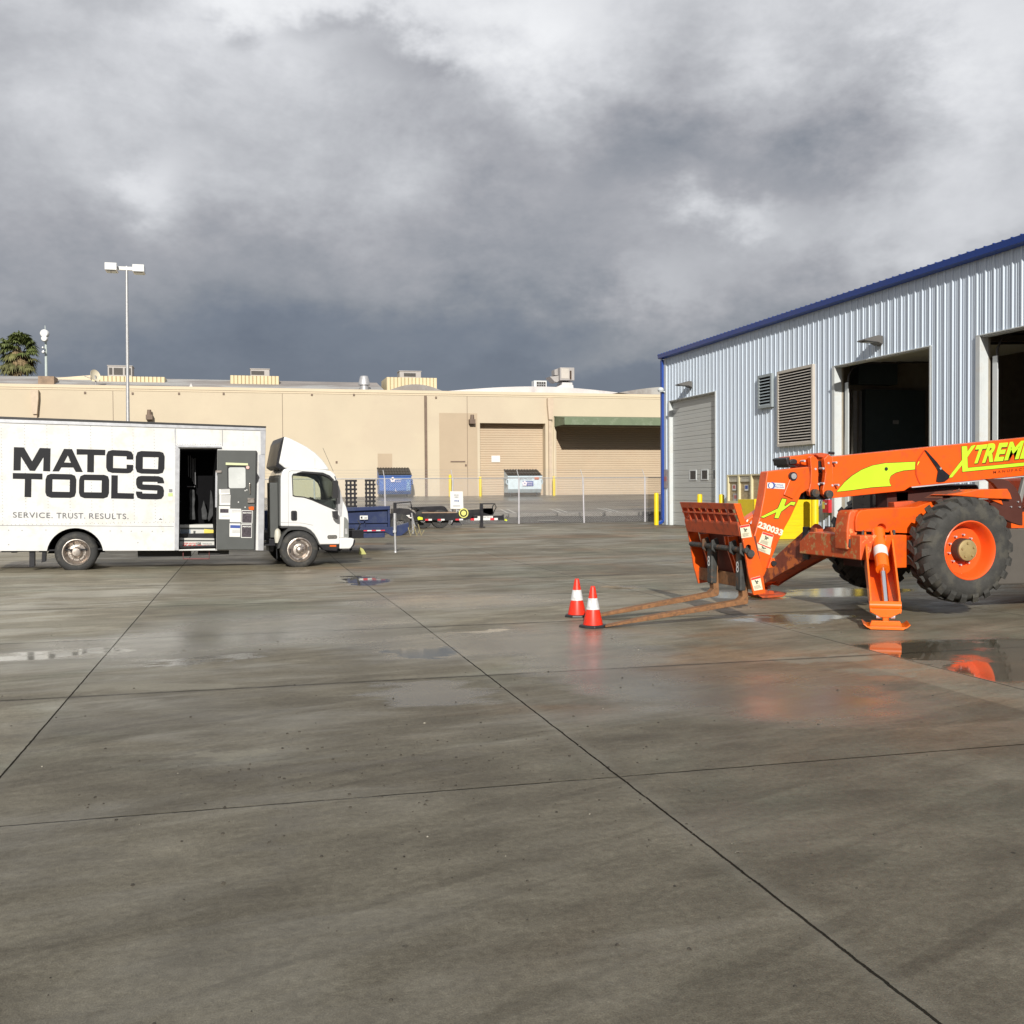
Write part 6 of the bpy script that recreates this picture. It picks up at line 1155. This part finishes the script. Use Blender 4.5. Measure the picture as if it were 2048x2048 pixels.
f = [(34.082,1.885),(33.546,1.884),(34.082,1.925),(33.118,1.888),(32.562,1.886),(33.117,1.918)]
b = MB(); b.curve(text='Flammables', fit=f[0:3], d=16.757, ax='x'); b.curve(text='OXIDIZERS', fit=f[3:6], d=16.757, ax='x'); b.build('header_lettering', GREYTX, CB, recalc=False)
for pts, nm, m in (([(33.876,1.683),(33.571,1.484)], 'notice', PAPER), ([(32.931,1.674),(32.641,1.473)], 'notice', PAPER), ([(33.814,1.373),(33.453,1.089)], 'grey_notice', mat('notice_grey', (.42,.39,.38), .6))):
    b = MB(); b.box(16.775, 16.785, pts[1][0], pts[0][0], pts[1][1], pts[0][1]); s_ = b.build(nm, m, CB); b = MB(); ym, zm = (pts[0][0]+pts[1][0])/2, (pts[0][1]+pts[1][1])/2; b.box(16.772, 16.774, ym-.10, ym+.10, zm-.04, zm+.08); b.build('notice_print', mat('faded_red', (.45,.14,.13), .5) if pts[0][0] > cy[1][0] else BLUEP, s_)
# ================================================================ TRAILERS
def tape(bm_r, bm_w, x0, x1, z0, z1, y, n, start=0):
    for i in range(n):
        (bm_r if (i+start) % 2 == 0 else bm_w).box(x0+(x1-x0)*i/n, x0+(x1-x0)*(i+1)/n, y-.006, y-.001, z0, z1)
# blue trailer
YB_ = 26.6
BT = thing('blue_trailer', 'dark blue trailer with red and white tape and steel jack, just past the truck bumper', 'trailer', (3.8, 27.2, 0))
pan = [(2.479,1.119),(3.548,1.176),(3.543,0.632),(2.689,0.619),(2.476,0.834)]
x0b, x1b = (0.402,1.022)[0], pan[1][0]
b = MB(); b.prism([(x0b, pan[0][1]-.02), pan[1], (pan[1][0], pan[1][1]-.09), (x0b, pan[0][1]-.13)], 26.56, 26.68); b.prism([(x0b, pan[0][1]-.13), (x1b-.06, pan[1][1]-.09), (x1b-.06, pan[2][1]), (x0b, pan[2][1])], 26.66, 26.70); b.box(x1b-.06, x1b, 26.58, 28.6, pan[2][1]-.02, pan[1][1]-.02); b.build('side_wall', BLUET, BT, bevel=.008)
b = MB(); zz = pan[2][1]
for i in range(8): xx = x0b+.12+i*(x1b-x0b)/8; b.box(xx, xx+.03, 26.60, 26.655, zz, pan[1][1]-.15) if i % 2 == 0 else None
b.box(x0b, x1b-.06, 26.60, 26.655, (zz+pan[1][1])/2-.16, (zz+pan[1][1])/2-.11); b.build('wall_ribs', BLUET, BT)
fr_ = [(2.711,0.642),(3.574,0.644),(3.991,0.754),(3.995,0.573),(3.806,0.417),(3.562,0.411),(3.382,0.520),(2.699,0.516)]
b = MB(); b.prism(fr_, 26.35, 26.47); b.prism([(2.709,0.484),(3.377,0.504),(3.376,0.377),(2.771,0.372)], 26.36, 26.40); b.box(x0b, x1b, 26.4, 28.6, fr_[7][1]-.02, fr_[0][1]); b.build('tongue_frame', BLUET, BT, bevel=.008)
b1, b2 = MB(), MB(); q = [(2.558,0.583),(3.381,0.601),(3.380,0.548),(2.558,0.536)]
tape(b1, b2, q[0][0]+.15, q[1][0], q[2][1], q[0][1]-.01, 26.345, 6, 1); b1.build('red_tape', REDL, BT); b2.build('white_tape', PAPER, BT)
b = MB(); q = [(2.776,0.937),(2.977,0.934),(2.972,0.837),(2.775,0.839),(2.886,0.856),(2.955,0.855),(2.887,0.909)]; b.flat([(q[0][0], q[2][1]), (q[1][0], q[2][1]), (q[1][0], q[0][1]), (q[0][0], q[0][1])], 26.595); s_ = b.build('name_plate', PAPER, BT)
b = MB(); b.curve(text='United', fit=[q[4], (q[5][0], q[4][1]), q[6]], d=26.592); b.flat(arc(q[0][0]+.05, (q[0][1]+q[2][1])/2, .03, 60, 300, 10), 26.592); b.build('plate_lettering', LETTER, s_)
j = [(3.628,0.995),(3.624,0.615),(3.646,0.086),(3.645,0.075)]
b = MB(); b.cyl((j[0][0], 26.3, j[1][1]-.1), (j[0][0], 26.3, j[0][1]), .042, n=14); b.cyl((j[0][0]+.01, 26.3, .03), (j[0][0], 26.3, j[1][1]), .030, n=12); b.cyl((j[0][0]+.01, 26.3, -.04), (j[0][0]+.01, 26.3, .03), .05, .035); b.box(j[0][0]-.05, j[0][0]+.02, 26.24, 26.36, .5, .56); b.build('tongue_jack', GALV, BT, smooth=True)
b = MB()
for k, (xx, yy2) in enumerate(((0.02,.0),(.18,.03),(.30,.01))): b.tube([(fr_[2][0]-.05+xx, 26.38, fr_[2][1]-.05), (fr_[2][0]+.02+xx, 26.3, fr_[3][1]-.16), (fr_[2][0]+.10+xx, 26.38, fr_[3][1]-.03)], .014, 5)
b.build('safety_chains', mat('brass_chain', (.42,.36,.20), .4, .5, var=.4, scale=30), BT)
for xx in (x0b+.9, x0b+1.7):
    b = MB(); b.lathe([(.16,0),(.34,.0),(.36,.05),(.36,.18),(.34,.22),(.16,.22)], (xx, 26.75, .34), (0,1,0), 28); b.build('wheel', RUBBER, BT, smooth=True)
b = MB(); b.tube([(*(2.692,0.818)[:1], 26.3, (2.692,0.818)[1]), ((2.753,0.733)[0], 26.25, (2.753,0.733)[1]), ((2.658,0.536)[0], 26.3, (2.658,0.536)[1])], .014, 6); b.build('brake_cable', BLACK, BT)
q = [(2.472,0.553),(2.678,0.529),(2.771,0.423),(2.810,0.150),(2.487,0.074)]
b = MB(); b.prism([(q[0][0], q[0][1]), (q[1][0], q[1][1]), (q[2][0]-.25, q[2][1]), (q[2][0]-.25, .1), (q[0][0], .06)], 26.1, 26.3); b.build('hitch_coupler', BLACKP, BT, bevel=.01)
# small yellow chock
x, z = (2.763,0.209); b = MB(); b.prism([(x-.08, -.02), (x+.10, -.02), (x+.02, .12), (x-.05, .16)], 25.95, 26.1); b.build('wheel_chock', mat('chock_yellow', (.42,.42,.14), .6), label='dull yellow wheel chock on the ground under the blue trailer tongue', cat='wheel chock')
# black ramp trailer
RT = thing('ramp_trailer', 'black equipment trailer with two tall ladder ramps standing upright behind the blue trailer', 'trailer', (4.5, 36, 0))
for q in ([(3.285,1.909),(3.626,1.907),(3.648,0.981),(3.289,0.985)], [(3.962,1.917),(4.270,1.916),(4.276,1.018),(3.975,1.021)]):
    b = MB(); x0, x1 = q[0][0], q[1][0]; z1, z0 = q[0][1], q[2][1]; z0 -= .25
    if q[0][1] > 3.2: z1 = 2.9
    for t in (0, .41, .82): b.box(x0+(x1-x0)*t, x0+(x1-x0)*(t+.18), 36.0, 36.12, z0, z1)
    n = 8
    for i in range(n+1): zz = z0+(z1-z0)*i/n; b.box(x0-.02, x1+.04, 35.97, 36.05, zz-.035, zz+.035)
    b.build('ramp', BLACKP, RT)
b = MB(); q = [(3.361,0.849),(5.519,0.794)]; q2 = [(4.804,0.886),(5.666,0.772),(5.699,0.565),(5.562,0.774)]
xa, xe = (3.275,0.938)[0], (5.632,0.773)[0]
b.box(xa, xe-.9, 35.9, 37.9, .55, .78); b.prism([(xe-1.3, .50), (xe, .46), (xe, .60), (xe-.9, .78), (xe-1.3, .78)], 36.6, 36.75); b.build('deck', BLACKP, RT)
q = [(4.967,1.138),(5.071,1.120),(5.122,0.946),(5.577,1.149),(5.604,0.993),(5.679,0.766),(4.945,0.602),(5.155,0.773)]
b = MB(); b.box(q[0][0], q[1][0], 36.25, 36.4, .3, q[0][1]); b.prism([(4.948,0.914),(5.157,0.946),(5.505,0.914),(5.714,0.765),(5.713,0.679),(4.945,0.637)], 36.2, 36.9); b.tube([(q[1][0], 36.3, q[0][1]-.02), (q[3][0], 36.3, q[0][1]+.02), (q[4][0], 36.3, q[4][1]), (q[4][0]+.02, 36.3, q[7][1]+.1)], .022, 6); b.build('tongue_box', BLACKP, RT)
q = [(5.036,0.667),(5.522,0.702),(5.521,0.598),(5.045,0.549),(5.063,0.584),(5.480,0.619),(5.063,0.625)]; b = MB(); b.flat(q[0:4], 36.18); pl = b.build('name_plate', PAPER, RT); b = MB(); b.curve(text='United Rentals', fit=q[4:7], d=36.175, bold=.02); b.build('plate_lettering', GREYTX, pl)
q = [(5.350,0.609),(5.500,0.607),(5.471,0.514),(5.367,0.525),(5.514,0.624),(5.618,0.622),(5.618,0.584),(5.513,0.586)]; b = MB(); b.flat(q[0:4], 36.12); b.build('red_flag', REDL, RT); b = MB(); b.flat(q[4:8], 36.12); b.build('white_tape', PAPER, RT)
q = [(5.562,0.774),(5.701,0.772),(5.697,0.323),(5.575,0.291),(5.608,0.083)]; b = MB(); b.tube([(q[0][0], 36, q[0][1]), (q[0][0]+.05, 36, .45), (q[4][0], 36, .05)], .03, 6); b.tube([(q[1][0]-.1, 36, .6), (q[1][0]-.02, 36, .3), (q[1][0]-.12, 36, .25)], .02, 6); b.build('tongue_jack', GALV, RT)
for xx in (xa+1.0, xa+1.9): b = MB(); b.lathe([(.16,0),(.36,.0),(.38,.05),(.38,.18),(.36,.22),(.16,.22)], (xx, 36.0, .37), (0,1,0), 26); b.build('wheel', RUBBER, RT, smooth=True)
# flat black trailer
YF = 41.6
FT = thing('flat_trailer', 'low black tandem-axle trailer parked along the fence with yellow round sticker on its tongue', 'trailer', (8.5, YF, 0))
b = MB(); b.prism([(6.529,0.878),(7.748,0.913),(7.860,0.885),(8.016,0.672),(6.872,0.675),(6.651,0.832)], YF+.3, YF+1.9); b.build('fender_box', BLACKP, FT, bevel=.02)
b = MB(); b.prism([(6.861,0.627),(7.790,0.615),(8.287,0.622),(8.515,0.722),(9.820,0.796),(9.818,0.504),(8.991,0.493),(8.991,0.403),(8.648,0.330),(8.262,0.324),(7.788,0.320),(6.858,0.366)], YF, YF+.12); b.prism([(6.493,0.570),(7.790,0.615),(7.788,0.342),(6.491,0.305)], YF+.12, YF+2.0); b.build('frame', BLACKP, FT)
b = MB(); b.prism([(6.872,0.671),(8.287,0.658),(8.287,0.622),(6.861,0.629)], YF+.02, YF+1.9); b.build('wood_deck', mat('worn_deck', (.30,.21,.15), .8, var=.2), FT)
b = MB(); q = [(9.258,1.004),(9.384,1.002),(9.377,0.039),(9.262,0.041),(9.457,0.049)]; b.box(q[0][0], q[1][0], YF-.05, YF+.08, .03, q[0][1]); b.box(q[0][0], q[4][0], YF-.1, YF+.12, 0, .05); b.build('tongue_jack', BLACKP, FT)
b = MB(); b.tube([(x, YF, z) for x, z in [(9.384,0.987),(9.891,0.981),(9.947,0.839),(9.842,0.638),(9.806,0.527)]], .022, 6); b.tube([(x, YF, z) for x, z in [(9.890,0.975),(9.798,0.886),(9.785,0.774)]], .022, 6); b.prism([(9.394,0.801),(9.808,0.801),(9.818,0.571),(9.703,0.528),(9.393,0.622)], YF, YF+.2); b.build('winch_frame', BLACKP, FT)
b1, b2 = MB(), MB()
for q in ([(6.976,0.394),(7.254,0.324)], [(7.489,0.387),(7.776,0.321)], [(8.231,0.383),(8.548,0.318)]):
    xm = (q[0][0]+q[1][0])/2; b1.box(q[0][0], xm, YF-.01, YF-.003, q[1][1], q[0][1]); b2.box(xm, q[1][0], YF-.01, YF-.003, q[1][1], q[0][1])
q = [(8.866,0.396),(10.011,0.306),(8.993,-0.833),(9.710,-1.498)]; W_ = q[1][0]-q[0][0]
b1.box(q[0][0], q[0][0]+W_*.13, YF-.01, YF-.003, q[1][1], q[0][1]); b2.box(q[0][0]+W_*.13, q[0][0]+W_*.72, YF-.01, YF-.003, q[1][1], q[0][1]); b1.box(q[0][0]+W_*.72, q[0][0]+W_*.87, YF-.01, YF-.003, q[1][1], q[0][1]); b2.box(q[0][0]+W_*.87, q[1][0], YF-.01, YF-.003, q[1][1], q[0][1])
b1.build('red_tape', REDL, FT); b2.build('white_tape', PAPER, FT)
b = MB(); b.prism([(8.970,0.484),(10.186,0.490),(10.267,0.557),(10.277,0.298),(10.046,0.301),(8.866,0.314),(8.867,0.407)], YF+.0, YF+.1); b.build('tongue', BLACKP, FT)
q = [(9.157,0.475),(9.805,0.480),(9.805,0.395),(9.156,0.395),(9.307,0.413),(9.770,0.417),(9.307,0.455)]; b = MB(); b.flat(q[0:4], YF-.014); pl = b.build('name_plate', PAPER, FT); b = MB(); b.curve(text='United Rentals', fit=q[4:7], d=YF-.018, bold=.02); b.build('plate_lettering', GREYTX, pl)
x, z = (8.573,0.612); b = MB(); b.flat(arc(x, z, .20*1.0, 0, 345, 24), YF-.005); st = b.build('round_sticker', mat('sticker_yellow', (.66,.66,.18), .5), FT)
b = MB(); b.curve(splines=[arc(x, z, .155, 0, 345, 24), arc(x, z, .105, 0, 345, 24)], d=YF-.008); b.build('sticker_ring', LETTER, st, recalc=False)
for q in ((6.940,0.224), (7.639,0.213)): b = MB(); b.lathe([(.15,0),(.36,.0),(.38,.05),(.38,.18),(.36,.22),(.15,.22)], (q[0], YF+.2, .38), (0,1,0), 26); b.build('wheel', RUBBER, FT, smooth=True)
b = MB(); b.prism([(8.222,0.308),(8.427,0.305),(8.539,0.091),(8.129,0.097)], YF+.2, YF+.5); b.build('mud_flap', mat('flap_grey', (.06,.06,.065), .7), FT)
for q, nm in (([(6.677,0.504),(6.825,0.463),(6.831,0.375),(6.643,0.367),(6.617,0.444)], 0), ([(10.251,0.360),(10.343,0.325),(10.331,0.269),(10.239,0.286)], 1)):
    b = MB(); b.prism(q, YF-.3, YF-.18); b.build('hitch_lock', mat('lock_yellow', (.62,.70,.03), .4), label='bright yellow hitch lock hanging at the '+('left' if nm == 0 else 'right')+' end of the flat black trailer', cat='hitch lock', group='yellow hitch locks')
SC.cycles.max_bounces = 6; SC.cycles.diffuse_bounces = 3; SC.cycles.glossy_bounces = 4; SC.cycles.transparent_max_bounces = 10; SC.cycles.caustics_reflective = False; SC.cycles.caustics_refractive = False
SC.cycles.use_denoising = True
# ================================================================ loose grit and leaf bits on the slab
b = MB(); rg = random.Random(11)
for i in range(420):
    y = 2.0+rg.random()**1.6*12; x = rg.uniform(-.42, .52)*y*1.25+.25*y
    if rg.random() < .45: x, y = 1.0+rg.gauss(0, .9), 5.9+rg.gauss(0, .8)
    s = rg.choice((.003, .004, .005, .006, .008)); z = G(x, y)
    n = 5; a0 = rg.random()*6; top = [(x+s*cos(a0+k*2*pi/n)*rg.uniform(.5, 1.), y+s*sin(a0+k*2*pi/n)*rg.uniform(.5, 1.2), z+s*.7) for k in range(n)]
    bot = [(x+s*1.25*cos(a0+k*2*pi/n), y+s*1.25*sin(a0+k*2*pi/n), z) for k in range(n)]
    T = b.vs(top); B_ = b.vs(bot); b.bm.faces.new(T)
    for k in range(n): b.bm.faces.new([B_[k], B_[(k+1)%n], T[(k+1)%n], T[k]])
b.build('grit', mat('dark_grit', (.045,.038,.028), .8, var=.6, scale=60, dirt=(.4,.37,.3), dirt_amt=.8, dscale=3, dsharp=(.6,.62), world=True), k='stuff', label='scattered dark grit and pebbles on the damp concrete yard', cat='grit')
